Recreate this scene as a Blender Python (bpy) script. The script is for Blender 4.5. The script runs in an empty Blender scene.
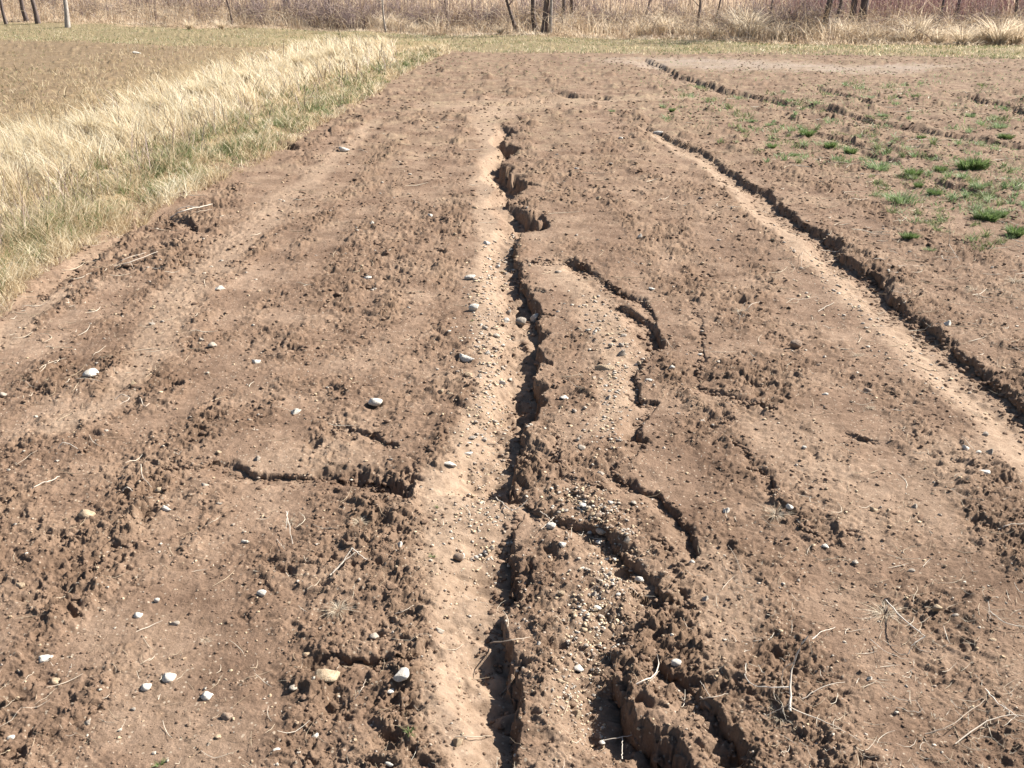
import bpy, math, random
import numpy as np
from mathutils import Vector

# ------------------------------------------------------------------ camera, sky, sun, exposure
sc = bpy.context.scene
F = 984.0; CU, CV = 512.0, 384.0; CAMH = 1.65; HORIZ = -5.0
PITCH = math.atan((CV - HORIZ) / F)
cd = bpy.data.cameras.new('camera'); cam = bpy.data.objects.new('camera', cd)
sc.collection.objects.link(cam); sc.camera = cam
cam.location = (0, 0, CAMH); cam.rotation_euler = (math.pi/2 - PITCH, 0, 0)
cd.sensor_width = 36; cd.lens = 36 * F / 1024; cd.clip_start = 0.05; cd.clip_end = 3000

SUN_EL = math.radians(39); SUN_AZ = math.radians(66)      # azimuth clockwise from +Y (straight ahead)
sx, sy, sz = math.sin(SUN_AZ)*math.cos(SUN_EL), math.cos(SUN_AZ)*math.cos(SUN_EL), math.sin(SUN_EL)
w = bpy.data.worlds.new('World'); sc.world = w; w.use_nodes = True
nt = w.node_tree; bg = nt.nodes['Background']
sky = nt.nodes.new('ShaderNodeTexSky'); sky.sky_type = 'NISHITA'; sky.sun_disc = False
sky.sun_elevation = SUN_EL; sky.sun_rotation = SUN_AZ
nt.links.new(sky.outputs[0], bg.inputs[0]); bg.inputs[1].default_value = 0.05
sl = bpy.data.lights.new('sun', 'SUN'); sl.energy = 5.0; sl.angle = math.radians(0.5); sl.color = (1.0, 0.95, 0.87)
so = bpy.data.objects.new('sun', sl); sc.collection.objects.link(so)
so.rotation_euler = Vector((sx, sy, sz)).to_track_quat('Z', 'Y').to_euler()
sc.view_settings.view_transform = 'Standard'; sc.view_settings.look = 'None'
sc.view_settings.gamma = 1.0; sc.view_settings.exposure = 1.32; sc.view_settings.use_curve_mapping = False
sc.cycles.max_bounces = 5; sc.cycles.diffuse_bounces = 1

rng = np.random.default_rng(7)
random.seed(7)
SP, CP = math.sin(PITCH), math.cos(PITCH)

def G(u, v, z=0.0):
    """ground point seen at picture position u, v (at height z)"""
    u = np.asarray(u, float); v = np.asarray(v, float)
    a = (u - CU) / F; b = (CV - v) / F
    dy = CP + b*SP; dz = -SP + b*CP
    t = (CAMH - z) / -dz
    return a*t, dy*t
def G1(u, v, z=0.0):
    x, y = G(u, v, z); return float(x), float(y)
def UV(x, y, z=0.0):
    dep = y*CP + (CAMH - z)*SP
    dep = np.where(dep < 0.05, 0.05, dep)
    return CU + F*x/dep, CV - F*(y*SP - (CAMH - z)*CP)/dep
def PXM(u, v):
    """metres across one picture element there"""
    x, y = G(u, v)
    return (y*CP + CAMH*SP) / F

# ------------------------------------------------------------------ noise
def _h(ix, iy, seed):
    ix = ix.astype(np.int64).astype(np.uint32); iy = iy.astype(np.int64).astype(np.uint32)
    h = ix*np.uint32(374761393) + iy*np.uint32(668265263) + np.uint32((seed*974634777) & 0xffffffff)
    h = (h ^ (h >> np.uint32(13)))*np.uint32(1274126177)
    h = (h ^ (h >> np.uint32(16)))*np.uint32(2246822519)
    h = h ^ (h >> np.uint32(13))
    return (h & np.uint32(0xffffff)).astype(np.float32) / 16777216.0
def pn(x, y, seed=0):
    fx = np.floor(x); fy = np.floor(y)
    rx = (x - fx).astype(np.float32); ry = (y - fy).astype(np.float32)
    ux = rx*rx*rx*(rx*(rx*6 - 15) + 10); uy = ry*ry*ry*(ry*(ry*6 - 15) + 10)
    def g(ox, oy):
        a = _h(fx + ox, fy + oy, seed)*6.2831853
        return np.cos(a)*(rx - ox) + np.sin(a)*(ry - oy)
    a = g(0, 0); b = g(1, 0); c = g(0, 1); d = g(1, 1)
    return ((a*(1-ux) + b*ux)*(1-uy) + (c*(1-ux) + d*ux)*uy)*1.5
def fbm(x, y, seed=0, o=3):
    s = 0; a = 1.0; n = 0
    for k in range(o):
        s = s + a*pn(x*2**k + 17.3*k, y*2**k - 9.1*k, seed + k); n += a; a *= .5
    return s/n
def ss(a, b, x):
    t = np.clip((x - a)/(b - a), 0, 1); return t*t*(3 - 2*t)
def clods(x, y, cell, seed, dens):
    X = x/cell; Y = y/cell; fx = np.floor(X); fy = np.floor(Y)
    out = np.zeros(X.shape, np.float32)
    for i in (-1, 0, 1):
        for j in (-1, 0, 1):
            cx = fx + i; cy = fy + j
            ax = cx + _h(cx, cy, seed); ay = cy + _h(cx, cy, seed + 1)
            r = 0.18 + 0.42*_h(cx, cy, seed + 2)**2
            on = _h(cx, cy, seed + 3) < dens
            d = ((X - ax)**2 + (Y - ay)**2)/r**2
            out = np.maximum(out, np.where(on, r*np.sqrt(np.maximum(0, 1 - d)), 0))
    return out*cell

# ------------------------------------------------------------------ erosion rills, traced on the ground
# points (u, v, shadow width, width of the gentle side); the HIGH side is on the right of travel when side=+1
R = []
def rill(pts, side=1, sand=1.0, wig=1.0): R.append((np.array(pts, float), side, sand, wig))
rill([(509,124,0,8),(508,132,7,10),(503,143,7,14),(512,149,13,14),(500,155,8,18),(500,168,16,24),(508,180,18,24),(522,190,20,26),(516,199,10,26),(508,207,5,30)])
rill([(507,207,3,20),(524,218,20,28),(531,226,24,30),(518,237,6,30),(513,250,7,34),(514,262,8,38),(520,270,12,44),(520,281,10,44),(527,292,16,48),(533,304,18,50),(540,313,14,50),(535,325,9,52),(540,338,16,52),(536,352,20,50),(537,366,22,52),(533,378,16,55),(536,388,26,58),(536,402,30,60),(531,418,26,60),(524,428,12,60),(522,440,16,66),(518,455,17,70),(511,474,20,74),(508,490,24,76),(512,500,12,70),(506,507,2,60)])
rill([(520,516,2,40),(516,524,5,50),(512,532,10,60),(509,546,16,70),(506,554,12,72),(512,566,22,76),(512,582,22,80),(510,600,20,84),(500,612,12,84),(500,628,18,86),(508,646,26,84),(510,664,30,80),(508,690,30,74),(514,712,27,66),(510,735,18,60),(512,760,16,60),(513,800,15,60)])
# side notch of the main rill
rill([(574,262,0,10),(540,264,4,14),(520,262,0,10)], side=-1, sand=.3)
rill([(522,315,0,5),(535,311,7,8),(548,314,5,8),(556,315,0,6)], side=1, sand=0)
rill([(503,430,0,8),(497,436,8,16),(500,446,10,16),(510,450,0,10)], side=1, sand=0)
# second rill to the right
rill([(535,262,0,20),(552,262,3,26),(568,260,8,34),(580,263,12,40),(592,270,9,36),(600,278,3,30),(610,285,4,26),(618,290,6,22)], side=1, sand=.8)
rill([(600,288,2,20),(616,290,8,20),(632,296,11,22),(642,300,9,22),(651,308,4,20),(655,320,4,20)], side=1, sand=.3)
rill([(608,306,3,16),(622,307,8,18),(636,313,12,24),(648,320,13,30),(656,332,13,36),(662,348,13,36),(652,352,5,30),(644,362,4,30),(638,372,5,26),(636,388,7,24),(642,398,10,24),(656,402,6,22),(650,410,4,20),(644,416,8,20)], side=1, sand=.5)
rill([(644,412,2,18),(642,420,15,26),(640,434,14,26),(648,442,5,22),(640,452,9,22),(630,460,3,18),(616,467,3,18),(614,476,4,20)], side=1, sand=.3)
rill([(612,474,2,20),(628,480,14,26),(640,490,10,26),(658,494,12,28),(666,504,12,30),(680,518,12,30),(690,536,14,30),(696,552,13,28),(686,562,4,24),(668,572,4,30),(660,580,6,30)], side=1, sand=.4)
rill([(648,538,0,18),(664,540,10,20),(676,552,10,24),(668,560,0,16)], side=1, sand=.1)
rill([(508,500,3,14),(522,504,3,18),(534,510,4,20),(545,514,7,24),(562,520,11,30),(584,524,16,36),(606,536,20,46),(624,548,24,50),(634,562,26,52),(648,570,14,50),(658,582,18,56),(654,596,16,56),(670,598,10,44),(692,606,9,36),(702,612,0,30)], side=1, sand=.5)
rill([(655,600,0,20),(648,616,10,40),(640,630,12,50),(624,637,14,60),(617,650,15,62),(614,668,12,60),(617,680,38,70),(620,700,50,78),(628,716,62,84),(648,728,60,84),(662,748,56,80),(672,775,50,80),(680,800,44,80)], side=1, sand=.4)
rill([(640,655,2,20),(656,660,14,24),(668,676,20,30),(690,682,14,36),(700,700,22,44),(718,716,24,50),(730,734,27,54),(742,752,30,54),(750,775,28,54),(758,800,26,54)], side=1, sand=.3)
# long rill on the right
rill([(652,130,2,14),(672,140,3,18),(700,152,4,24),(722,166,5,28),(742,182,7,34),(762,192,9,36),(780,208,10,36),(800,224,9,40),(818,232,11,40),(834,240,15,40),(842,254,14,42),(858,268,12,44),(878,278,14,48),(884,290,16,50),(900,304,14,52),(908,318,7,54),(926,322,13,56),(944,338,14,62),(956,352,10,66),(978,366,14,72),(992,382,13,78),(1010,394,14,84),(1030,410,17,90),(1060,432,20,90),(1150,500,22,95),(1300,610,26,110),(1480,740,26,120),(1560,800,4,120)], side=1, sand=1.0)
rill([(690,300,0,10),(700,318,2,12),(704,340,3,12),(700,365,3,14),(702,388,2,12)], side=1, sand=0)
rill([(560,430,0,12),(556,455,3,12),(566,476,3,14),(590,486,4,14),(612,492,3,12)], side=1, sand=0)
rill([(730,440,0,10),(748,450,4,12),(752,466,3,12)], side=1, sand=0)
# tracks further off
rill([(650,60,2,26),(676,74,3,34),(704,84,3,34),(730,90,3,30),(760,95,3.5,30),(790,103,3.5,30),(820,107,4,26),(850,114,3,30),(880,122,4,30),(910,126,3.5,26),(950,134,3.5,30),(990,140,3.5,30),(1030,147,4,30)], side=1, sand=.2)
rill([(820,88,2,20),(840,94,2,20),(856,99,3,20),(872,104,2,20)], side=1, sand=.2)
rill([(940,94,2,26),(970,96,4,30),(1000,104,3.5,30),(1030,113,4,30)], side=1, sand=.1)
rill([(815,132,2,20),(832,136,2.5,24),(850,142,2,24),(862,146,2,24)], side=1, sand=.5)
rill([(866,150,2,18),(880,156,7,24),(894,160,7,24),(902,166,2,20)], side=1, sand=.3)
rill([(904,154,2,18),(922,156,6,24),(936,160,3,20)], side=1, sand=.5)
rill([(930,178,2,18),(950,184,7,24),(966,190,4,24),(985,197,7,24),(1004,204,3,20)], side=1, sand=.3)
# headcuts that face the camera
rill([(165,470,2,18),(190,468,5,24),(214,462,8,30),(232,466,11,34),(258,474,12,36),(284,474,10,40),(310,472,9,40),(334,474,12,36),(360,474,22,34),(378,478,26,34),(398,486,32,36),(404,498,20,26),(398,504,0,12)], side=1, sand=.0)
rill([(330,655,2,16),(352,661,11,20),(380,662,9,20),(412,660,9,22),(420,668,2,14)], side=1, sand=.0)
rill([(335,424,2,16),(352,428,9,18),(372,433,9,18),(392,444,7,18)], side=1, sand=0)
rill([(700,386,2,16),(720,394,6,18),(745,402,6,20),(775,410,3,18)], side=1, sand=0)
rill([(846,432,2,14),(866,437,9,16),(880,442,0,12)], side=1, sand=0)
rill([(757,468,2,12),(768,474,9,14),(772,490,9,14),(776,500,0,12)], side=1, sand=0)
rill([(800,530,0,12),(826,540,6,16),(846,545,3,14)], side=1, sand=0)
rill([(480,103,2,24),(500,102,2.5,30),(520,101,2.5,30),(545,100,2.5,30),(548,97,0,20)], side=1, sand=1)
rill([(556,90,2,16),(574,95,5,16),(600,96,5,20),(604,99,0,14)], side=1, sand=.4)
# bank at the edge of the grass
rill([(-60,345,4,50),(0,318,6,60),(40,300,8,60),(66,284,12,46),(84,268,10,40),(110,246,5,30),(132,226,8,30),(148,218,16,34),(168,220,10,24),(176,226,0,18)], side=-1, sand=.6)
rill([(262,152,2,16),(284,146,7,18),(300,150,0,14)], side=1, sand=0)
rill([(176,212,0,16),(192,224,8,20),(204,232,0,14)], side=1, sand=0)

# smooth silty patches: polylines (u, v, half-width)
S = []
def silt(pts, k=1.0): S.append((np.array(pts, float), k))
silt([(478,104,60),(520,104,60)], .9)
silt([(505,103,30),(492,112,24),(488,128,16),(490,150,9),(486,175,10),(488,210,12),(492,250,14),(486,300,17),(492,340,17),(486,400,19),(468,450,24),(452,500,30),(452,560,34),(460,620,40),(458,680,36),(456,720,30),(470,770,26)])
silt([(430,104,14),(480,104,34),(520,102,34),(590,98,28),(690,96,16)], .9)
silt([(654,136,4),(700,164,9),(740,198,11),(780,230,14),(820,262,15),(850,290,18),(890,322,20),(930,362,24),(975,400,26),(1010,436,30),(1050,470,34),(1150,550,44),(1300,670,54),(1450,790,60)])
silt([(560,272,22),(590,292,22),(600,320,26),(612,345,26),(618,370,22),(612,400,16),(600,430,14)], .8)
silt([(380,120,6),(330,160,12),(290,196,18),(240,235,22),(200,275,26),(175,310,26),(150,350,22),(120,400,20),(60,430,20)], .7)
silt([(0,345,22),(30,315,16),(60,295,12)], .8)
silt([(560,600,26),(575,660,22),(560,720,30),(560,770,30)], .5)
silt([(720,560,30),(735,610,40),(720,660,24)], .55)
silt([(140,640,60),(160,700,50),(200,740,50)], .4)
silt([(790,430,50),(830,480,40),(880,520,50),(930,490,40),(960,450,30)], .45)
silt([(880,620,1),(884,622,1)], 0)
silt([(640,560,18),(600,600,24)], .3)
silt([(670,62,70),(760,66,80),(850,69,60),(920,66,30)], .7)
silt([(860,73,6),(940,66,8),(1000,62,8)], .3)
silt([(270,465,40),(330,455,40),(370,462,24)], .55)

def _poly(x, y, W, cols):
    """nearest distance to a polyline (signed) and interpolated columns"""
    best = np.full(x.shape, 1e9, np.float32); sgn = np.zeros(x.shape, np.float32)
    val = [np.zeros(x.shape, np.float32) for _ in range(cols.shape[1])]; nx = np.zeros(x.shape, np.float32); ny = np.zeros(x.shape, np.float32)
    for i in range(len(W) - 1):
        ax, ay = W[i]; bx, by = W[i+1]; dx, dy = bx-ax, by-ay; L = dx*dx + dy*dy + 1e-12
        t = np.clip(((x-ax)*dx + (y-ay)*dy)/L, 0, 1)
        qx = x - ax - t*dx; qy = y - ay - t*dy
        d = np.sqrt(qx*qx + qy*qy)
        m = d < best
        best = np.where(m, d, best)
        sgn = np.where(m, np.sign(qx*dy - qy*dx), sgn)     # + on the right of travel
        l_ = math.sqrt(L); nx = np.where(m, dy/l_, nx); ny = np.where(m, -dx/l_, ny)
        for k in range(cols.shape[1]):
            val[k] = np.where(m, cols[i, k]*(1-t) + cols[i+1, k]*t, val[k])
    return best, sgn, val, nx, ny

RW = []
TANL = 1/math.tan(SUN_EL)*math.sin(SUN_AZ)
for pts, side, sand, wig in R:
    x, y = G(pts[:,0], pts[:,1]); m = PXM(pts[:,0], pts[:,1])
    d = np.minimum(pts[:,2]*m*np.where(pts[:,1] < 150, 1.5, np.where((np.abs(pts[:,0] - 512) < 50) | ((pts[:,1] > 590) & (pts[:,0] < 560)), 1.2, .85))/TANL, np.where((pts[:,1] > 590) & (pts[:,0] > 560), .105, .16))
    c = np.stack([d, np.maximum(pts[:,3]*m, 0.02)], 1)
    # travel goes top->bottom of picture (towards the camera): its right-hand side is picture left
    RW.append((np.stack([x, y], 1), c, -side, sand))
SW = []
for pts, k in S:
    x, y = G(pts[:,0], pts[:,1]); m = PXM(pts[:,0], pts[:,1])
    SW.append((np.stack([x, y], 1), (pts[:,2]*m)[:,None], k))

# field edge (dirt / grass / brush) and the grass strip on the left
_e = [G1(-200, 37.0), G1(0, 41.0), G1(300, 45.0), G1(512, 51.0), G1(1024, 56.5), G1(1240, 60)]
_b = [G1(-200, 25), G1(0, 27), G1(300, 30), G1(512, 36), G1(760, 43), G1(1024, 46), G1(1240, 48)]
def edge_y(P, x):
    P = sorted(P); return np.interp(x, [p[0] for p in P], [p[1] for p in P])
LO = np.array([(-260,470),(-60,345),(0,302),(40,266),(80,242),(110,226),(150,204),(210,180),(280,148),(330,116),(370,95),(400,76),(430,60),(450,52)], float)
UP = np.array([(-260,250),(-60,190),(0,168),(100,128),(200,90),(300,56),(340,48),(450,46)], float)
def strip_t(u, v):
    lo = np.interp(u, LO[:,0], LO[:,1]); up = np.interp(u, UP[:,0], UP[:,1])
    t = (lo - v)/np.maximum(lo - up, 1); return np.where((u > 450), -9, t)

OFF = [0, 0]
def terrain(x, y, full=False):
    x = np.asarray(x, np.float32); y = np.asarray(y, np.float32)
    dist = np.sqrt(x*x + y*y)
    u, v = UV(x, np.maximum(y, .3)); 
    near = 1 - ss(16, 34, dist)
    # ragged outlines: bend the coordinates
    k = np.clip(dist/4.0, .7, 4)
    k1 = 1 - ss(9, 16, dist); k2 = 1 - ss(5, 9, dist); k3 = 1 - ss(3, 6, dist)
    wx = x + .020*k1*pn(x/.11, y/.14, 31) + .011*k2*pn(x/.05, y/.055, 32) + .005*k3*pn(x/.020, y/.024, 33) + (1 - k2)*.09*pn(x/.45, y/.9, 35) + (1-k1)*.12*pn(x/.9, y/2.2, 36)
    wy = y + .024*k1*pn(x/.12, y/.11, 41) + .013*k2*pn(x/.05, y/.05, 42) + .005*k3*pn(x/.020, y/.022, 43) + (1 - k2)*.14*pn(x/.5, y/.9, 45) + (1-k1)*.22*pn(x/1.0, y/2.4, 46)
    crumb = (fbm(x/.022, y/.024, 47, 2)*k3 + pn(x/.07, y/.08, 48)*.8)
    offx = np.zeros(x.shape, np.float32); offy = offx.copy()
    carve = np.zeros(x.shape, np.float32); sand = np.zeros(x.shape, np.float32)
    for W, c, side, sd in RW:
        pad = float(c[:,1].max()) + .25
        m = (x > W[:,0].min()-pad) & (x < W[:,0].max()+pad) & (y > W[:,1].min()-pad) & (y < W[:,1].max()+pad)
        if not m.any(): continue
        d, s, (dep, wl), nx, ny = _poly(wx[m], wy[m], W, c)
        rs = np.maximum(0, dist[m]**2/(F*CAMH) - .012)*np.abs(ny)*1.5
        s = s*side; sdist = d*s                      # + on the high side
        low = -sdist
        t = np.clip(low/wl, 0, 1)
        under = np.minimum(dep, .07)*(.10 + .5*np.clip(.5 + 1.2*pn(x[m]/.07, y[m]/.08, 49), 0, 1))*(1 - ss(.1, 1.0, low/(.09)))*(sdist <= 0)*(1 - ss(6, 11, dist[m]))
        offx[m] += under*nx*side; offy[m] += under*ny*side
        prof_low = (1 - ss(.25, 1, t))*(1 - .25*t)
        wall = .006 + dep*(.16 + .8*ss(-.05, .5, pn(x[m]/.16, y[m]/.2, 50))) + rs
        tt = np.clip(sdist/wall + .45*crumb[m]*(sdist > 0), 0, 1)
        prof_high = 1 - .35*ss(0, .22, tt) - .40*ss(.38, .50, tt) - .25*ss(.75, .95, tt)
        fb = ss(6, 10, dist[m]); prof_high = prof_high*(1 - fb) + fb*(1 - ss(0, 1, tt))
        pr = np.where(sdist > 0, prof_high, prof_low)
        cv = dep*pr*(1 - .22*np.abs(ny)*(1 - fb))
        carve[m] = np.maximum(carve[m], cv)
        sm = sd*(1 - ss(.5, 1.1, t))*(sdist < 0)*(dep > .002)
        sand[m] = np.maximum(sand[m], sm*.6)
    for W, c, kk in SW:
        pad = float(c.max())*1.8 + .1
        m = (x > W[:,0].min()-pad) & (x < W[:,0].max()+pad) & (y > W[:,1].min()-pad) & (y < W[:,1].max()+pad)
        if not m.any(): continue
        d, s, (hw,), _nx, _ny = _poly(wx[m], wy[m], W, c)
        sand[m] = np.maximum(sand[m], kk*(1 - ss(.35, 1.45, d/hw + .8*fbm(x[m]/.22, y[m]/.3, 55, 4))))
    # roughness bands follow the direction of ploughing
    q = fbm(x/.55 + .03*y, y/2.8, 61, 3) + .35*pn(x/.17 + .02*y, y/3.2, 63)
    q2 = fbm(x/.3, y/.5, 67, 3)
    rough = np.clip(.48 + 1.0*q + .85*q2, .10, 1.1)
    rough = rough*(1 - .86*np.clip(sand, 0, 1))
    st = strip_t(u, v); ins = ss(-.05, .25, st)*(1 - ss(1.0, 1.5, st))*(y > .5); strip_in = ins
    h = .035*pn(x/2.6, y/5.0, 71)*ss(3, 9, dist) + .012*pn(x/.5, y/1.6, 72)*(1 - .6*sand)
    h = h + .010*fbm(x/.22, y/.26, 73, 3)
    bx = x + .02*pn(x/.06, y/.06, 81); by = y + .02*pn(x/.06, y/.06, 82)
    f = np.maximum(near, .25)
    # broken crust: small ledges
    for sc_, am, th, se in ((.30, .020, .12, 91), (.13, .015, .08, 94), (.055, .009, .08, 97), (.16, .012, -.12, 87), (.035, .009, .05, 85), (.018, .006, .05, 84), (.08, .012, .1, 83)):
        n = fbm(bx/sc_, by/(sc_*.8), se, 3)
        h = h + rough*f*.55*am*ss(th, th + .06, n) - rough*f*am*.35*ss(.25, .32, -n)
    h = h + rough*f*(.26*clods(bx, by, .085, 101, .3) + .45*clods(bx, by, .034, 111, .42))
    h = h - rough*f*(.75*clods(bx + .3, by*1.3, .075, 201, .22) + .8*clods(bx, by*1.4 + .2, .034, 211, .32))
    h = h + ss(7, 16, dist)*(.12 + rough)*(.5*clods(x, y*.5, .22, 221, .6) + .02*fbm(x/.3, y/.8, 231, 2))*(1 - strip_in)
    h = h + (.25 + .75*rough)*f*(.75*clods(x + .006*pn(x/.012, y/.012, 83), y, .018, 121, .5))
    h = h + (.15 + rough)*f*(.004*fbm(x/.03, y/.03, 131, 2) + .0022*pn(x/.009, y/.009, 133))
    h = h - carve*(1 + .25*pn(x/.05, y/.05, 141))
    # grassy strip: a slight swell
    h = h + ins*(.06 + .05*fbm(x/.4, y/.4, 151, 2)) + ins*.0
    far = ss(52, 140, dist)*(y > 0)
    h = h + far*6.0 + ss(20, 45, dist)*.12*pn(x/6, y/6, 161)
    if not full: return h
    ey = edge_y(_e, x) + 1.6*pn(x/2.5, y/2.5, 171) + .8*pn(x/.7, y/.7, 172); by_ = edge_y(_b, x) + 1.2*pn(x/2, y/2, 173)
    verge = ss(-1.5, 1.5, y - ey)
    litter = ss(-1.0, 1.2, y - by_)
    strip = ins
    leftf = ss(1.02, 1.35, st)*(u < 450)*(v < 200)*(y > .5)
    OFF[0] = offx; OFF[1] = offy
    return h, np.clip(sand, 0, 1), np.clip(verge*(1 - litter), 0, 1), np.clip(litter, 0, 1), strip, leftf, rough

# ------------------------------------------------------------------ mesh helpers
def npmesh(name, V, Fc, attrs=None, smooth=False):
    me = bpy.data.meshes.new(name); n = len(V); k = Fc.shape[1]
    me.vertices.add(n); me.vertices.foreach_set('co', np.ascontiguousarray(V, np.float32).ravel())
    me.loops.add(Fc.size); me.loops.foreach_set('vertex_index', np.ascontiguousarray(Fc, np.int32).ravel())
    me.polygons.add(len(Fc)); me.polygons.foreach_set('loop_start', np.arange(0, Fc.size, k, dtype=np.int32))
    if attrs:
        for an, av in attrs.items():
            a = me.attributes.new(an, 'FLOAT', 'POINT'); a.data.foreach_set('value', np.ascontiguousarray(av, np.float32))
    me.update(calc_edges=True)
    if smooth: me.polygons.foreach_set('use_smooth', np.ones(len(Fc), bool))
    return me
def put(name, me, mat=None, label=None, cat=None, group=None, kind=None, loc=(0,0,0), rz=0, parent=None):
    if mat and not me.materials: me.materials.append(mat)
    o = bpy.data.objects.new(name, me); sc.collection.objects.link(o); o.location = loc
    if rz: o.rotation_euler = (0, 0, rz)
    if parent: o.parent = parent
    tag(o, label, cat, group, kind); return o
def tag(o, label=None, cat=None, group=None, kind=None):
    if label: o['label'] = label
    if cat: o['category'] = cat
    if group: o['group'] = group
    if kind: o['kind'] = kind
def empty(name, loc, label, cat, group=None, rz=0):
    o = bpy.data.objects.new(name, None); sc.collection.objects.link(o); o.location = loc; o.rotation_euler = (0,0,rz)
    o.empty_display_size = .05; tag(o, label, cat, group); return o

def ribbons(base, hgt, lean_dir, lean, width, seg=3, curl=1.6, tint=None, droop=0.0):
    """grass leaves: base (n,3)"""
    n = len(base); ts = np.linspace(0, 1, seg + 1)
    dx = np.cos(lean_dir); dy = np.sin(lean_dir)
    fa = rng.uniform(0, math.pi*2, n); wx = np.cos(fa)*width; wy = np.sin(fa)*width
    P = []
    for t in ts:
        out = lean*hgt*(t**curl)
        up = hgt*(t - droop*t*t)*np.sqrt(np.maximum(.15, 1 - (lean*t)**2*.45))
        c = base + np.stack([dx*out, dy*out, up], 1)
        P.append(c)
    V = np.zeros((n, 2*seg + 1, 3), np.float32)
    for i in range(seg):
        k = (1 - .75*(i/seg)**1.5)*.5
        o = np.stack([wx*k, wy*k, np.zeros(n)], 1)
        V[:, 2*i] = P[i] - o; V[:, 2*i+1] = P[i] + o
    V[:, 2*seg] = P[seg]
    per = 2*seg + 1; b = (np.arange(n)*per)[:,None]
    T = []
    for i in range(seg - 1):
        T += [[2*i, 2*i+1, 2*i+3], [2*i, 2*i+3, 2*i+2]]
    T += [[2*seg-2, 2*seg-1, 2*seg]]
    T = np.array(T); Fc = (b[:,:,None] + T[None]).reshape(-1, 3)
    tn = np.repeat(tint if tint is not None else rng.random(n), per)
    return V.reshape(-1, 3), Fc, tn
def tubes(C, rad, sides=4, tint=None):
    """C (n,m,3) centre lines, rad (n,m)"""
    n, m, _ = C.shape
    D = np.gradient(C, axis=1); D /= (np.linalg.norm(D, axis=2, keepdims=True) + 1e-9)
    ref = np.zeros_like(D); ref[..., 2] = 1; bad = np.abs(D[..., 2]) > .9; ref[bad] = (1, 0, 0)
    A = np.cross(D, ref); A /= (np.linalg.norm(A, axis=2, keepdims=True) + 1e-9); B = np.cross(D, A)
    V = np.zeros((n, m, sides, 3), np.float32)
    for s in range(sides):
        a = 2*math.pi*s/sides
        V[:, :, s] = C + (A*math.cos(a) + B*math.sin(a))*rad[..., None]
    idx = np.arange(n*m*sides).reshape(n, m, sides)
    a = idx[:, :-1]; b = idx[:, 1:]
    Fc = np.stack([a, np.roll(a, -1, 2), np.roll(b, -1, 2), b], -1).reshape(-1, 4)
    tn = np.repeat(tint if tint is not None else rng.random(n), m*sides)
    return V.reshape(-1, 3), Fc, tn
def join(parts):
    V = []; Fc = []; T = []; o = 0
    for v, f, t in parts: V.append(v); Fc.append(f + o); T.append(t); o += len(v)
    return np.concatenate(V), np.concatenate(Fc), np.concatenate(T)

# ------------------------------------------------------------------ materials
def newmat(name):
    m = bpy.data.materials.new(name); m.use_nodes = True; N = m.node_tree.nodes; L = m.node_tree.links
    return m, N, L, N['Principled BSDF']
def ramp(N, stops):
    r = N.new('ShaderNodeValToRGB'); e = r.color_ramp.elements
    while len(e) < len(stops): e.new(.5)
    for i, (p, c) in enumerate(stops): e[i].position = p; e[i].color = (*c, 1)
    return r
def noise(N, L, scale, detail=4, rough=.6, vec=None):
    n = N.new('ShaderNodeTexNoise'); n.inputs['Scale'].default_value = scale; n.inputs['Detail'].default_value = detail
    n.inputs['Roughness'].default_value = rough
    if vec: L.new(vec, n.inputs['Vector'])
    return n
def mix(N, L, fac, a, b, mode='MIX'):
    x = N.new('ShaderNodeMix'); x.data_type = 'RGBA'; x.blend_type = mode
    for s, val in ((0, fac), (6, a), (7, b)):
        if isinstance(val, bpy.types.NodeSocket): L.new(val, x.inputs[s])
        elif isinstance(val, tuple): x.inputs[s].default_value = (*val, 1)
        else: x.inputs[s].default_value = val
    return x.outputs[2]
def mth(N, L, op, a, b=0, c=None):
    x = N.new('ShaderNodeMath'); x.operation = op
    for s, val in ((0, a), (1, b), (2, c)):
        if val is None: continue
        if isinstance(val, bpy.types.NodeSocket): L.new(val, x.inputs[s])
        else: x.inputs[s].default_value = val
    return x.outputs[0]
def attr(N, name):
    a = N.new('ShaderNodeAttribute'); a.attribute_name = name; return a.outputs['Fac']

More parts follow.
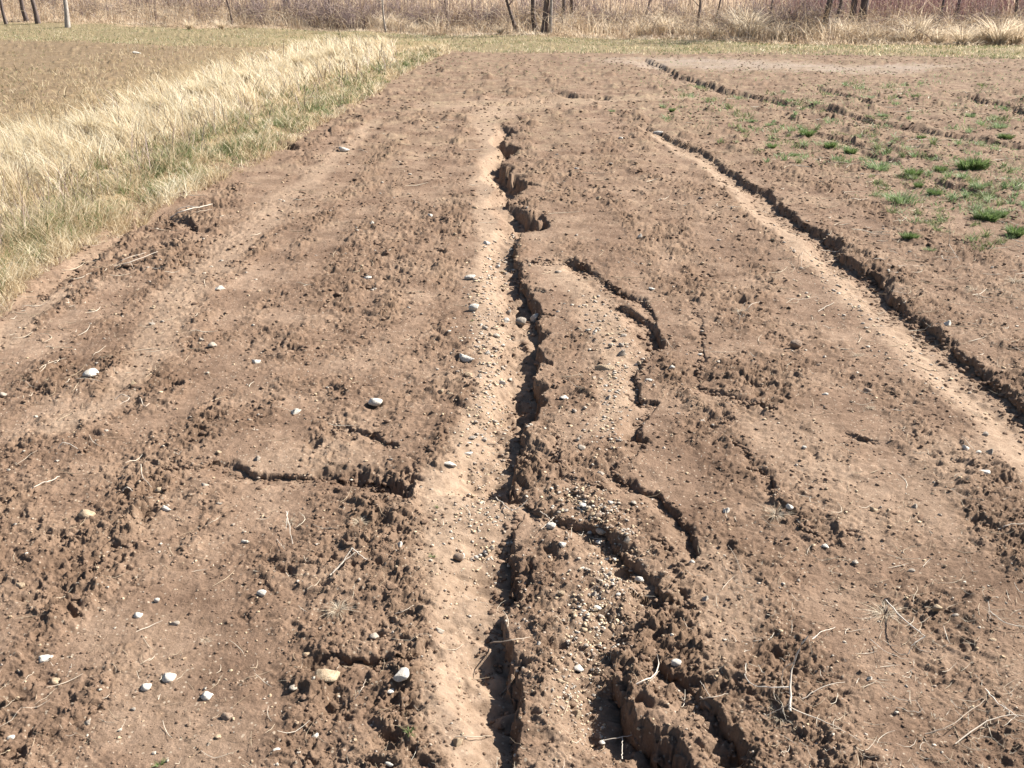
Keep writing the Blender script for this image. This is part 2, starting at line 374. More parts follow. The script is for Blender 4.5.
def soil_material():
    m, N, L, P = newmat('soil')
    tc = N.new('ShaderNodeTexCoord').outputs['Object']
    n1 = noise(N, L, 2.2, 6, .62, tc); n2 = noise(N, L, 28, 5, .65, tc); n3 = noise(N, L, 160, 3, .6, tc)
    base = ramp(N, [(.30, (.148,.094,.064)), (.50, (.235,.157,.109)), (.72, (.345,.245,.175))]); L.new(n1.outputs[0], base.inputs[0])
    b2 = ramp(N, [(.30, (.62,.60,.58)), (.6, (1,1,1)), (.8, (1.25,1.24,1.22))]); L.new(n2.outputs[0], b2.inputs[0])
    col = mix(N, L, .8, base.outputs[0], b2.outputs[0], 'MULTIPLY')
    b3 = ramp(N, [(.3, (.75,.74,.73)), (.55, (1,1,1)), (.78, (1.35,1.33,1.3))]); L.new(n3.outputs[0], b3.inputs[0])
    col = mix(N, L, .7, col, b3.outputs[0], 'MULTIPLY')
    vo = N.new('ShaderNodeTexVoronoi'); vo.inputs['Scale'].default_value = 95; L.new(tc, vo.inputs['Vector'])
    sp = N.new('ShaderNodeSeparateColor'); L.new(vo.outputs['Color'], sp.inputs[0])
    pick = mth(N, L, 'GREATER_THAN', sp.outputs[0], .90); near_ = mth(N, L, 'LESS_THAN', vo.outputs['Distance'], .34)
    col = mix(N, L, mth(N, L, 'MULTIPLY', mth(N, L, 'MULTIPLY', pick, near_), .6), col, (.52,.44,.34))
    rg = attr(N, 'rough')
    col = mix(N, L, mth(N, L, 'MULTIPLY', rg, .42), col, (.135,.087,.055))
    sr = ramp(N, [(.3, (.29,.205,.14)), (.7, (.46,.345,.25))]); L.new(n2.outputs[0], sr.inputs[0])
    col = mix(N, L, mth(N, L, 'MULTIPLY', attr(N, 'sand'), .56), col, sr.outputs[0])
    fy0 = N.new('ShaderNodeSeparateXYZ'); L.new(tc, fy0.inputs[0]); gm = mth(N, L, 'MULTIPLY', mth(N, L, 'GREATER_THAN', fy0.outputs[1], 19), attr(N, 'sand'))
    col = mix(N, L, mth(N, L, 'MULTIPLY', gm, .7), col, (.30,.255,.22))
    # left field: stubble colours
    lf = ramp(N, [(.35, (.115,.08,.046)), (.6, (.21,.155,.088))]); L.new(n2.outputs[0], lf.inputs[0])
    col = mix(N, L, mth(N, L, 'MULTIPLY', attr(N, 'leftf'), .75), col, lf.outputs[0])
    vg = ramp(N, [(.35, (.13,.12,.055)), (.6, (.27,.205,.125))]); L.new(n2.outputs[0], vg.inputs[0])
    col = mix(N, L, mth(N, L, 'MULTIPLY', attr(N, 'verge'), .9), col, vg.outputs[0])
    lt = ramp(N, [(.35, (.33,.22,.15)), (.65, (.55,.41,.27))]); L.new(n2.outputs[0], lt.inputs[0])
    col = mix(N, L, attr(N, 'litter'), col, lt.outputs[0])
    fy = N.new('ShaderNodeSeparateXYZ'); L.new(tc, fy.inputs[0])
    far_ = N.new('ShaderNodeMapRange'); L.new(fy.outputs[1], far_.inputs[0]); far_.inputs[1].default_value = 6; far_.inputs[2].default_value = 16
    n5 = noise(N, L, 1.1, 6, .7, tc); pr = ramp(N, [(.42, (0,0,0)), (.62, (1,1,1))]); L.new(n5.outputs[0], pr.inputs[0])
    n6 = noise(N, L, 6, 6, .75, tc); wr = ramp(N, [(.38, (.13,.085,.058)), (.55, (.25,.185,.12)), (.68, (.30,.27,.16))]); L.new(n6.outputs[0], wr.inputs[0])
    bare = mth(N, L, 'SUBTRACT', 1.0, mth(N, L, 'MAXIMUM', attr(N, 'litter'), attr(N, 'verge')))
    col = mix(N, L, mth(N, L, 'MULTIPLY', mth(N, L, 'MULTIPLY', mth(N, L, 'MULTIPLY', far_.outputs[0], pr.outputs[0]), .65), bare), col, wr.outputs[0])
    st = ramp(N, [(.35, (.20,.15,.075)), (.65, (.36,.28,.16))]); L.new(n2.outputs[0], st.inputs[0])
    col = mix(N, L, mth(N, L, 'MULTIPLY', attr(N, 'strip'), .8), col, st.outputs[0])
    L.new(col, P.inputs['Base Color']); P.inputs['Roughness'].default_value = .95; P.inputs['Specular IOR Level'].default_value = .12
    bmp = N.new('ShaderNodeBump'); bmp.inputs['Strength'].default_value = .9; bmp.inputs['Distance'].default_value = .006
    nb = noise(N, L, 110, 6, .78, tc); L.new(nb.outputs[0], bmp.inputs['Height']); L.new(bmp.outputs[0], P.inputs['Normal'])
    return m
def leafmat(name, stops, trans=.35, rough=.6):
    m, N, L, P = newmat(name)
    r = ramp(N, stops); L.new(attr(N, 'tint'), r.inputs[0]); L.new(r.outputs[0], P.inputs['Base Color'])
    P.inputs['Roughness'].default_value = rough; P.inputs['Specular IOR Level'].default_value = .25
    if trans:
        t = N.new('ShaderNodeBsdfTranslucent'); L.new(r.outputs[0], t.inputs[0])
        x = N.new('ShaderNodeMixShader'); x.inputs[0].default_value = trans
        L.new(P.outputs[0], x.inputs[1]); L.new(t.outputs[0], x.inputs[2]); L.new(x.outputs[0], N['Material Output'].inputs[0])
    return m
def stonemat(name, a, b, dirt=.5):
    m, N, L, P = newmat(name)
    tc = N.new('ShaderNodeTexCoord').outputs['Object']
    n = noise(N, L, 2.5, 5, .65, tc); r = ramp(N, [(.35, a), (.65, b)]); L.new(n.outputs[0], r.inputs[0])
    g = N.new('ShaderNodeSeparateXYZ'); L.new(tc, g.inputs[0])
    n2 = noise(N, L, 6, 4, .7, tc)
    f = mth(N, L, 'MULTIPLY', mth(N, L, 'SUBTRACT', n2.outputs[0], .46), 5.0); cl = N.new('ShaderNodeClamp'); L.new(f, cl.inputs[0])
    c = mix(N, L, mth(N, L, 'MULTIPLY', cl.outputs[0], dirt), r.outputs[0], (.24,.16,.11))
    L.new(c, P.inputs['Base Color']); P.inputs['Roughness'].default_value = .85; P.inputs['Specular IOR Level'].default_value = .25
    bp = N.new('ShaderNodeBump'); bp.inputs['Strength'].default_value = .5; bp.inputs['Distance'].default_value = .15
    n3 = noise(N, L, 9, 5, .7, tc); L.new(n3.outputs[0], bp.inputs['Height']); L.new(bp.outputs[0], P.inputs['Normal'])
    return m
def barkmat(name, a, b):
    m, N, L, P = newmat(name)
    tc = N.new('ShaderNodeTexCoord').outputs['Object']
    mp = N.new('ShaderNodeMapping'); mp.inputs['Scale'].default_value = (1, 1, .15); L.new(tc, mp.inputs[0])
    n = noise(N, L, 18, 5, .7, mp.outputs[0]); r = ramp(N, [(.35, a), (.65, b)]); L.new(n.outputs[0], r.inputs[0])
    L.new(r.outputs[0], P.inputs['Base Color']); P.inputs['Roughness'].default_value = .9
    bp = N.new('ShaderNodeBump'); bp.inputs['Strength'].default_value = .8; bp.inputs['Distance'].default_value = .02
    L.new(n.outputs[0], bp.inputs['Height']); L.new(bp.outputs[0], P.inputs['Normal'])
    return m
M_soil = soil_material()
M_tan = leafmat('dry_grass_leaf', [(0,(.36,.26,.15)),(.4,(.58,.46,.29)),(.8,(.76,.66,.47)),(1,(.84,.77,.61))], trans=.5)
M_green = leafmat('green_grass_leaf', [(0,(.10,.13,.05)),(.5,(.19,.23,.09)),(1,(.36,.35,.20))])
M_weed = leafmat('weed_leaf', [(0,(.08,.12,.035)),(.5,(.15,.23,.07)),(1,(.26,.32,.14))])
M_pale = leafmat('pale_weed_leaf', [(0,(.12,.19,.07)),(.5,(.24,.34,.14)),(1,(.42,.44,.30))])
M_reed = leafmat('reed_leaf', [(0,(.36,.26,.18)),(.35,(.60,.47,.33)),(.8,(.80,.68,.51)),(1,(.82,.72,.58))], trans=.5)
M_straw = leafmat('straw', [(0,(.28,.20,.13)),(.5,(.46,.37,.26)),(1,(.72,.65,.54))], trans=0, rough=.75)
M_twig = leafmat('bleached_stalk', [(0,(.42,.34,.26)),(1,(.66,.60,.52))], trans=0, rough=.8)
M_shrub = leafmat('shrub_twig', [(0,(.14,.10,.095)),(.5,(.26,.19,.18)),(1,(.44,.35,.31))], trans=0, rough=.9)
M_red = leafmat('red_twig', [(0,(.22,.12,.11)),(.5,(.34,.19,.18)),(1,(.46,.31,.28))], trans=0, rough=.9)
M_clod = None
M_bdark = barkmat('dark_bark', (.075,.055,.05), (.17,.13,.115))
M_bpale = barkmat('pale_bark', (.20,.17,.15), (.50,.45,.40))
M_swhite = stonemat('chalky_stone', (.58,.53,.45), (.80,.76,.69), .4)
M_sgrey = stonemat('grey_stone', (.34,.29,.24), (.54,.48,.40), .7)
M_stan = stonemat('tan_stone', (.38,.28,.18), (.56,.44,.30), .7)
M_sbrown = stonemat('brown_stone', (.26,.18,.13), (.42,.32,.24), .5)
M_clod = stonemat('soil_clod', (.14,.088,.057), (.22,.145,.098), .5)

# ------------------------------------------------------------------ the field
vs = np.concatenate([np.arange(830, 560, -1.0), np.arange(560, 20, -0.85)])
_, yfine = G(np.full(vs.shape, 512.), vs)
yr = np.concatenate([np.linspace(-70, 0, 8), np.linspace(.3, float(yfine[0]) - .05, 14), yfine, float(yfine[-1])*1.06**np.arange(1, 50)])
us = np.concatenate([np.arange(-700, -60, 2.6), np.arange(-60, 1085, 1.08), np.arange(1085, 1750, 2.6)])
# slope columns x = s*(y + c): make columns line up with the picture columns as well as the ground allows
c0 = CAMH*SP/CP
sf = (us - 512)/F*CP
gl = sf[0] - np.cumsum(.0012*1.16**np.arange(58)); gr = sf[-1] + np.cumsum(.0012*1.16**np.arange(58))
s = np.concatenate([gl[::-1], sf, gr])
YY = np.maximum(yr, 1.0)
X = s[None, :]*(YY + c0)[:, None]; Y = np.repeat(yr[:, None], len(s), 1)
h, sand, verge, litter, strip, leftf, rough = terrain(X.ravel(), Y.ravel(), True)
V = np.stack([X.ravel() + OFF[0], Y.ravel() + OFF[1], h], 1)
nr, nc = X.shape; idx = np.arange(nr*nc).reshape(nr, nc)
Fc = np.stack([idx[:-1,:-1], idx[:-1,1:], idx[1:,1:], idx[1:,:-1]], -1).reshape(-1, 4)
me = npmesh('ground', V, Fc, dict(sand=sand, verge=verge, litter=litter, strip=strip, leftf=leftf, rough=rough), smooth=True)
put('ground', me, M_soil, kind='structure')
def Z(x, y): return terrain(np.atleast_1d(np.asarray(x, float)), np.atleast_1d(np.asarray(y, float)))

# ------------------------------------------------------------------ stones
def ico(sub):
    import bmesh
    bm = bmesh.new(); bmesh.ops.create_icosphere(bm, subdivisions=sub, radius=1)
    v = np.array([q.co[:] for q in bm.verts]); f = np.array([[a.index for a in p.verts] for p in bm.faces]); bm.free(); return v, f
IV3, IF3 = ico(3); IV1, IF1 = ico(1); IV2, IF2 = ico(2)
def rock_verts(iv, seed, facet=.35, ax=(1,.8,.6)):
    r = np.random.default_rng(seed); v = iv.copy()
    for _ in range(9):                                   # cut flat faces
        d = r.normal(size=3); d /= np.linalg.norm(d); c = r.uniform(.45, .86)
        k = v @ d; over = np.maximum(0, k - c); v = v - over[:,None]*d*(.6 + facet)
    a = r.uniform(0, 9, 3)
    v = v*(1 + .09*np.sin(v[:, [1]]*4 + a[0]) + .05*np.sin(v[:, [2]]*6 + a[1]) + .03*np.sin(v[:, [0]]*9 + a[2]))
    return v*np.array(ax)
ROCKS = {}
def rock_mesh(var, matn, shape):
    key = (var, matn, shape)
    if key not in ROCKS:
        ax = {'round': (1,.88,.75), 'flat': (1,.8,.42), 'long': (1,.5,.45), 'block': (1,.9,.85)}[shape]
        v = rock_verts(IV3, var*13 + 5, .4, ax)
        me = npmesh('stone', v, IF3, smooth=True); me.materials.append(MATS[matn]); ROCKS[key] = me
    return ROCKS[key]
MATS = dict(white=M_swhite, grey=M_sgrey, tan=M_stan, brown=M_sbrown)
used_px = []
def stone(u, v, wpx, mat='grey', shape='round', rot=None, label=None, cat='stone', group=None, name='stone', sink=.36):
    x, y = G1(u, v); r = wpx*float(PXM(u, v))/2
    zz = Z([x, x-r*.6, x+r*.6, x], [y, y, y, y-r*.6]); z = float(np.median(zz))
    if z > .012 or z < -.012:                            # the surface is not at zero: slide along the line of sight
        x, y = G1(u, v, z + .3*r)
    hh = {'round': .75, 'flat': .42, 'long': .45, 'block': .85}[shape]
    o = put(name, rock_mesh(random.randrange(7), mat, shape), None, label, cat, group,
            loc=(x, y, z + r*hh*(1 - 2*sink) ), rz=random.uniform(-.5, .5) if rot is None else rot)
    o.scale = (r, r, r); o.rotation_euler[0] = random.uniform(-.2, .2); o.rotation_euler[1] = random.uniform(-.2, .2)
    used_px.append((u, v)); return o
# anchors: u, v, width, material, shape, phrase
AN = [
 (91,373,19,'white','round','big chalky white rock near the left edge of the field'),
 (465,361,21,'white','long','oblong white rock left of the main rill'),
 (521,323,14,'grey','block','square pale block lying in the main rill'),
 (474,310,13,'white','round','white rock beside a green sprig'),
 (470,279,14,'white','flat','white stone at the top of the rill gravel'),
 (375,401,15,'white','round','round white stone among clods left of the rill'),
 (296,414,15,'white','flat','pale rock above the long curved headcut'),
 (87,516,16,'tan','round','cream rock at the lower left'),
 (166,511,14,'white','long','oblong white stone below the headcut tip'),
 (160,491,11,'tan','round','tan stone above an oblong white one'),
 (45,661,17,'white','flat','flat bright white stone at bottom left'),
 (55,680,11,'tan','round','cream stone below the flat white stone'),
 (169,678,14,'white','round','rounded white rock on smooth soil at bottom left'),
 (327,673,26,'tan','flat','large flat cream slab left of the small headcut'),
 (402,673,22,'white','flat','long white rock under the small headcut'),
 (449,466,18,'white','long','long grey-white stone on silt by the rill'),
 (458,743,15,'tan','round','yellowish rock at the bottom centre'),
 (578,668,14,'white','round','white rock beside the deep pit'),
 (577,714,15,'tan','round','tan rock on the rim of the deep pit'),
 (676,664,13,'white','round','white rock on the rill bank behind the curved stalk'),
 (606,369,21,'tan','long','long yellowish stone in the second rill'),
 (220,291,14,'white','flat','flat white stone on the silty band at left'),
 (343,148,13,'white','long','long white stone far along the grass edge'),
 (984,471,14,'white','long','oblong white stone near the right edge'),
 (795,348,15,'brown','round','brown and cream rock in the right field'),
 (948,325,10,'white','round','white stone on the bank of the right rill'),
 (825,547,10,'white','round','white stone with a dark hollow behind it'),
 (873,512,10,'tan','round','cream stone in the right foreground'),
 (727,511,9,'white','round','small white stone beside a round hole'),
 (937,607,12,'tan','round','yellowish stone among straw at lower right'),
 (262,596,12,'white','round','bright white stone left of the grassy clod'),
 (175,622,14,'grey','long','pale flat stone at the left foreground'),
 (551,529,12,'white','round','white stone at the head of the broad rill'),
 (564,399,11,'white','flat','white stone right of the main rill'),
 (439,629,11,'grey','round','grey stone on the silty rill floor'),
 (374,640,12,'grey','round','round grey stone above the small headcut'),
 (658,133,13,'white','long','long white stone at the head of the right rill'),
 (137,52,9,'white','flat','bright white stone in the far left field'),
 (21,588,11,'tan','round','tan stone at the left edge'),
 (315,736,11,'white','round','white stone left of the green sprout'),
]
for u, v, wd, mt, sh, ph in AN:
    stone(u, v, wd, mt, sh, label=ph, rot=(.0 if sh != 'long' else random.uniform(-.6, .1)))
ST = [(502,382,13),(512,335,8),(535,317,12),(506,320,9),(496,335,10),(469,376,9),(368,279,9),(558,273,9),(622,355,11),(624,336,7),(626,366,8),(649,381,11),(672,367,7),(430,215,6),(487,245,8),(372,223,6),(599,197,7),(652,290,7),(502,272,9),
 (577,168,6),(519,122,4),(437,129,5),(621,138,5),(611,163,5),(557,154,5),(441,391,8),(450,393,8),(472,437,10),(484,440,10),(468,453,12),(574,413,7),(582,451,9),(601,474,8),(562,544,9),(601,531,10),(479,531,7),(459,558,14),(400,544,9),(609,399,7),(619,441,9),
 (965,450,9),(985,435,9),(978,454,8),(990,455,9),(825,396,9),(868,392,9),(790,507,8),(724,499,7),(915,508,8),(692,562,7),(702,420,7),(911,572,11),(855,562,8),(804,449,6),(737,445,6),(818,365,8),(955,618,8),(993,641,8),(706,599,9),(755,656,6),(701,680,6),(870,680,7),
 (157,600,7),(138,615,9),(12,740,8),(88,724,9),(146,687,11),(133,709,9),(307,656,9),(293,687,10),(218,738,8),(277,749,8),(207,696,12),(228,719,13),(219,455,6),(258,460,9),(3,395,8),(219,506,8),(245,541,8),(205,489,9),(92,312,9),(212,345,11),(256,363,10),(153,309,7),(201,339,6),(560,683,12),(539,643,6),(561,598,9),(583,610,7),(602,742,8),(389,764,11),(390,693,9),(481,664,6),(645,600,6),(152,326,8),(66,520,5),(133,383,8),(700,353,6),(640,236,6)]
random.seed(21)
info = []
anchor_xy = np.array([(a[0], a[1]) for a in AN], float)
for (u, v, wd) in ST:
    d = anchor_xy - (u, v); k = int(np.argmin((d**2).sum(1))); du, dv = u - AN[k][0], v - AN[k][1]
    rel = ('right of' if du > 0 else 'left of') if abs(du) > abs(dv) else ('in front of' if dv > 0 else 'behind')
    info.append([u, v, wd, k, rel, math.hypot(du, dv)])
SHORT = {0:'big chalky white rock',1:'oblong white rock by the rill',2:'square block in the rill',4:'topmost stone of the rill gravel',5:'round white stone among clods',6:'pale rock above the headcut',
 8:'oblong stone below the headcut',10:'flat white stone at bottom left',11:'cream stone at bottom left',12:'round white rock at bottom left',13:'large flat cream slab',14:'long rock under the headcut',15:'long grey-white stone on silt',16:'yellowish rock at bottom centre',
 17:'white rock beside the pit',18:'tan rock on the pit rim',19:'white rock behind the curved stalk',20:'long yellowish stone',21:'flat stone on the left silt',22:'long white stone by the grass',23:'oblong stone near the right edge',24:'brown rock in the right field',
 25:'white stone by the right rill',26:'white stone with the hollow',27:'cream stone at right foreground',28:'small stone beside the hole',29:'yellowish stone among straw',30:'bright stone left of the clod',31:'pale flat stone at left',32:'stone at the broad rill head',
 33:'stone right of the main rill',34:'grey stone on silty floor',35:'grey stone above the headcut',36:'stone at the right rill head',37:'stone in the far left field',39:'white stone left of the sprout'}
ORD = ['nearest', 'second nearest', 'third nearest', 'fourth nearest', 'fifth nearest', 'sixth nearest', 'seventh nearest']
for it in info:
    u, v, wd, k, rel, dd = it
    same = sorted(i[5] for i in info if i[3] == k and i[4] == rel); r = same.index(dd)
    mt = random.choices(['white', 'grey', 'tan', 'brown'], [.38, .34, .22, .06])[0]; sh = random.choice(['round', 'flat', 'round', 'long', 'block'])
    tone = dict(white='whitish', grey='pale grey', tan='cream', brown='brown')[mt]
    pre = tone + ' small stone just ' if len(same) == 1 else ORD[r] + ' small stone '
    stone(u, v, wd, mt, sh, label=pre + rel + ' the ' + SHORT.get(k, AN[k][5]))
# pebbles lying in the gravel of the rills; look-alikes
def cluster(n, pts, spread, sizes, grp, lab, seed):
    r = random.Random(seed); pts = np.array(pts, float)
    for _ in range(n):
        t = r.random()*(len(pts) - 1); i = int(t); p = pts[i]*(1 - t + i) + pts[i+1]*(t - i)
        u = p[0] + r.gauss(0, spread); v = p[1] + r.gauss(0, spread*.6); wd = r.uniform(*sizes)
        stone(u, v, wd, r.choices(['white','grey','tan','brown'], [.28,.36,.24,.12])[0], r.choice(['round','block','flat','round']),
              label=lab, cat='pebble', group=grp, name='pebble', sink=.2)
cluster(42, [(500,250),(488,300),(492,350),(482,400),(490,445)], 12, (3.5, 7.5), 'pebbles in the bed of the main rill', 'small pale pebble in the gravel bed of the main rill', 1)
cluster(60, [(560,500),(600,510),(620,540),(610,580),(600,610),(592,640),(575,690)], 13, (4, 9), 'pebbles washed into the broad rill', 'pale pebble among the gravel washed into the broad right rill', 2)
cluster(16, [(500,515),(470,560),(500,540)], 10, (4, 8), 'pebbles on the soil bridge', 'pebble on the soil bridge crossing the main rill', 3)
cluster(14, [(610,330),(620,400),(600,460)], 14, (3.5, 7), 'pebbles along the second rill', 'small pebble along the second rill right of centre', 4)

def scatter_rocks(us_, vs_, size_px, mat, name, label, iv, fc, kind='stuff', flat=.7, cat=None, embed=.1):
    n = len(us_); x, y = G(us_, vs_); z = Z(x, y); r = size_px*PXM(us_, vs_)/2
    r = np.minimum(r, .045)
    base = [rock_verts(iv, 900 + k, .4) for k in range(8)]
    k = rng.integers(0, 8, n); B = np.stack(base)[k]
    a = rng.uniform(0, 6.28, n); ca, sa = np.cos(a)[:,None], np.sin(a)[:,None]
    Vx = (B[...,0]*ca - B[...,1]*sa)*r[:,None] + x[:,None]; Vy = (B[...,0]*sa + B[...,1]*ca)*r[:,None] + y[:,None]
    Vz = B[...,2]*r[:,None]*flat + (z + r*embed)[:,None]
    V = np.stack([Vx, Vy, Vz], -1).reshape(-1, 3)
    Fc = (fc[None] + (np.arange(n)*len(iv))[:,None,None]).reshape(-1, 3)
    return put(name, npmesh(name, V, Fc, smooth=False), mat, label, cat, None, kind)
# countless small gravel and soil crumbs
def gauss_path(n, pts, spread):
    pts = np.array(pts, float); t = rng.random(n)*(len(pts) - 1); i = t.astype(int); f = (t - i)[:,None]
    p = pts[i]*(1 - f) + pts[np.minimum(i + 1, len(pts) - 1)]*f
    return p[:,0] + rng.normal(0, spread, n), p[:,1] + rng.normal(0, spread*.7, n)
gu, gv = [], []
for n, pts, sp in ((1300, [(500,240),(488,300),(490,350),(484,400),(490,450),(478,520)], 13), (1700, [(560,498),(600,508),(622,540),(612,580),(600,610),(590,640),(574,690),(600,730)], 15),
                   (160, [(500,515),(480,560)], 14), (600, [(590,300),(618,350),(616,400),(600,450)], 14), (260, [(570,560),(560,700)], 25), (160, [(455,470),(445,560),(455,700)], 26), (260, [(780,240),(860,310),(960,400)], 14)):
    a, b = gauss_path(n, pts, sp); gu.append(a); gv.append(b)
n = 3200; gu.append(rng.uniform(-330, 1360, n)); gv.append(790 - 640*rng.random(n)**1.1)
gu = np.concatenate(gu); gv = np.concatenate(gv)
m = strip_t(gu, gv) < -.05; gu, gv = gu[m], gv[m]
half = rng.random(len(gu)) < .5
szp = 1.4 + 5.6*rng.random(len(gu))**2.2
scatter_rocks(gu[half], gv[half], szp[half], M_sgrey, 'gravel', 'countless small grey gravel grains strewn over the soil and rills', IV1, IF1, cat='gravel')
scatter_rocks(gu[~half], gv[~half], szp[~half], M_stan, 'gravel', 'countless small cream gravel grains strewn over the soil and rills', IV1, IF1, cat='gravel')
n = 84000
cu = rng.uniform(-330, 1360, n); cv = 800 - 700*rng.random(n)
x, y = G(cu, cv); _, sa_, _, _, st_, _, ro_ = terrain(x, y, True)
m = (rng.random(n) < np.clip(ro_*1.0 + .20, 0, 1)) & (strip_t(cu, cv) < .1)
cu, cv = cu[m], cv[m]
scatter_rocks(cu, cv, 1.4 + 5.5*rng.random(len(cu))**3.2, M_soil, 'soil_crumbs', 'loose brown soil crumbs covering the ploughed field', IV1, IF1, cat='soil', flat=.6, embed=.1)

# fallen clods at the foot of the banks and on their lips
bu, bv = [], []
for pts, side, sd_, _w in R:
    L_ = np.hypot(np.diff(pts[:,0]), np.diff(pts[:,1])); n = int(L_.sum()*1.5)
    t = rng.random(n)*(len(pts) - 1); i = t.astype(int); f = t - i
    p = pts[i]*(1 - f)[:,None] + pts[i+1]*f[:,None]; dr = pts[i+1] - pts[i]; l = np.hypot(dr[:,0], dr[:,1]) + 1e-6
    o = np.abs(rng.normal(0, 1, n))*(.7*p[:,2] + 1.5) - 2.0
    bu.append(p[:,0] - side*dr[:,1]/l*o); bv.append(p[:,1] + side*dr[:,0]/l*o*.6)
bu = np.concatenate(bu); bv = np.concatenate(bv); m = (bv > 60) & (strip_t(bu, bv) < -.03); bu, bv = bu[m], bv[m]
scatter_rocks(bu, bv, 2.0 + 7.5*rng.random(len(bu))**2.6*ss(60, 400, bv), M_soil, 'fallen_clods', 'crumbled soil clods fallen along the rill banks', IV2, IF2, cat='soil', flat=.75, embed=.0)
n = 3400; bu = rng.uniform(-330, 1360, n); bv = 800 - 620*rng.random(n); x, y = G(bu, bv); ro_ = terrain(x, y, True)[6]
m = (rng.random(n) < ro_*.9) & (strip_t(bu, bv) < -.05); bu, bv = bu[m], bv[m]
scatter_rocks(bu, bv, 5 + 9*rng.random(len(bu))**2.5, M_soil, 'soil_clods', 'larger flat clods lying loose on the rough soil', IV2, IF2, cat='soil', flat=.5, embed=-.05)
n = 15000; cu = rng.uniform(300, 1100, n); cv = 56 + 170*rng.random(n)**1.3
m = (strip_t(cu, cv) < -.05) & (fbm(cu/60, cv/14, 88, 3) + .25*ss(600, 900, cu) > rng.uniform(-.35, .5, n)); cu, cv = cu[m], cv[m]
scatter_rocks(cu, cv, 1.3 + 4.2*rng.random(len(cu))**2.5, M_soil, 'soil_crumbs', 'lumpy brown clods over the far part of the field', IV1, IF1, cat='soil', flat=.42, embed=.2)
# ------------------------------------------------------------------ grass strip on the left
def plant(us_, vs_, h0, h1, mat, name, label, cat, lean=(.1,.6), wpx=1.0, droop=0., dir0=None, seg=3, tintb=(0,1), zoff=-.01, curl=1.6, minw=.002):
    n = len(us_); x, y = G(us_, vs_); z = Z(x, y) + zoff
    hg = rng.uniform(h0, h1, n)*np.clip(.95 + 2.2*fbm(x/.45, y/.8, 29, 3), .3, 1.6); ld = rng.uniform(0, 6.283, n) if dir0 is None else rng.normal(dir0, .9, n)
    wd = np.maximum(minw, wpx*PXM(us_, vs_)*rng.uniform(.6, 1.3, n))
    V, Fc, T = ribbons(np.stack([x, y, z], 1), hg, ld, rng.uniform(*lean, n), wd, seg, curl, np.clip(rng.uniform(*tintb, n) + .55*fbm(x/.4, y/.7, 37, 3), 0, 1), droop)  # patch noise in the tint paints shaded gaps into the blade colour
    return put(name, npmesh(name, V, Fc, dict(tint=T)), mat, label, cat, None, 'stuff')
def strip_samples(n, t0, t1, u0=-120, u1=450, patch=None, power=1.0):
    u = rng.uniform(u0, u1, n); t = t0 + (t1 - t0)*rng.random(n)**power
    lo = np.interp(u, LO[:,0], LO[:,1]); up = np.interp(u, UP[:,0], UP[:,1])
    v = lo - t*(lo - up)
    if patch is not None:
        k = (fbm(u/patch, v/(patch*.6), int(n) % 97, 3) > rng.uniform(-.35, .25, n)); u, v = u[k], v[k]
    return u, v
u, v = strip_samples(52000, .52, 1.08, patch=16, u1=395)
plant(u, v, .12, .36, M_tan, 'dry_grass', 'tall bleached dry grass along the back of the left strip', 'grass', lean=(.15,1.3), wpx=.8, dir0=2.6, tintb=(.25,1.1), droop=.12)
u, v = strip_samples(76000, -.09, .85, patch=11)
plant(u, v, .04, .17, M_tan, 'dry_grass', 'short matted straw-coloured grass along the dirt edge', 'grass', lean=(.4,1.4), wpx=.7, tintb=(0,.9))
u, v = strip_samples(1500, .2, 1.1, u1=400)
plant(u, v, .15, .42, M_shrub, 'dead_weed_stems', 'dark dead weed stems standing in the grass strip', 'stems', lean=(.1,.7), wpx=.6, seg=3)
u, v = strip_samples(20000, -.02, .42, u0=150, u1=440, patch=16)
plant(u, v, .03, .11, M_green, 'green_grass', 'greener new grass at the right side of the strip', 'grass', lean=(.2,1.2), wpx=.7)
u, v = strip_samples(40000, .02, .72, patch=24)
plant(u, v, .03, .12, M_green, 'green_grass', 'green new grass growing low along the dirt edge', 'grass', lean=(.2,1.2), wpx=.7)
u, v = strip_samples(14000, .85, 1.7, patch=14, u0=-100, u1=300)
plant(u, v, .04, .16, M_tan, 'stubble', 'thin brown stubble on the far left field', 'stubble', lean=(.2,1.2), wpx=.7, tintb=(0,.6))
# left field stubble
n = 17000; u = rng.uniform(-120, 330, n); v = rng.uniform(38, 130, n); m = (strip_t(u, v) > 1.0) & (fbm(u/20, v/5, 5, 3) > rng.uniform(-.3, .5, n)); u, v = u[m], v[m]
plant(u, v, .02, .06, M_tan, 'stubble', 'short tan stubble covering the field beyond the grass strip', 'stubble', lean=(.3,1.4), wpx=.8, tintb=(0,.55))
n = 9000; u = rng.uniform(-120, 330, n); v = rng.uniform(36, 130, n); m = (strip_t(u, v) > 1.0) & (fbm(u/26, v/6, 6, 3) > rng.uniform(-.2, .4, n)); u, v = u[m], v[m]
plant(u, v, .015, .05, M_green, 'green_grass', 'sparse low green growth on the far left field', 'grass', lean=(.3,1.4), wpx=.8)
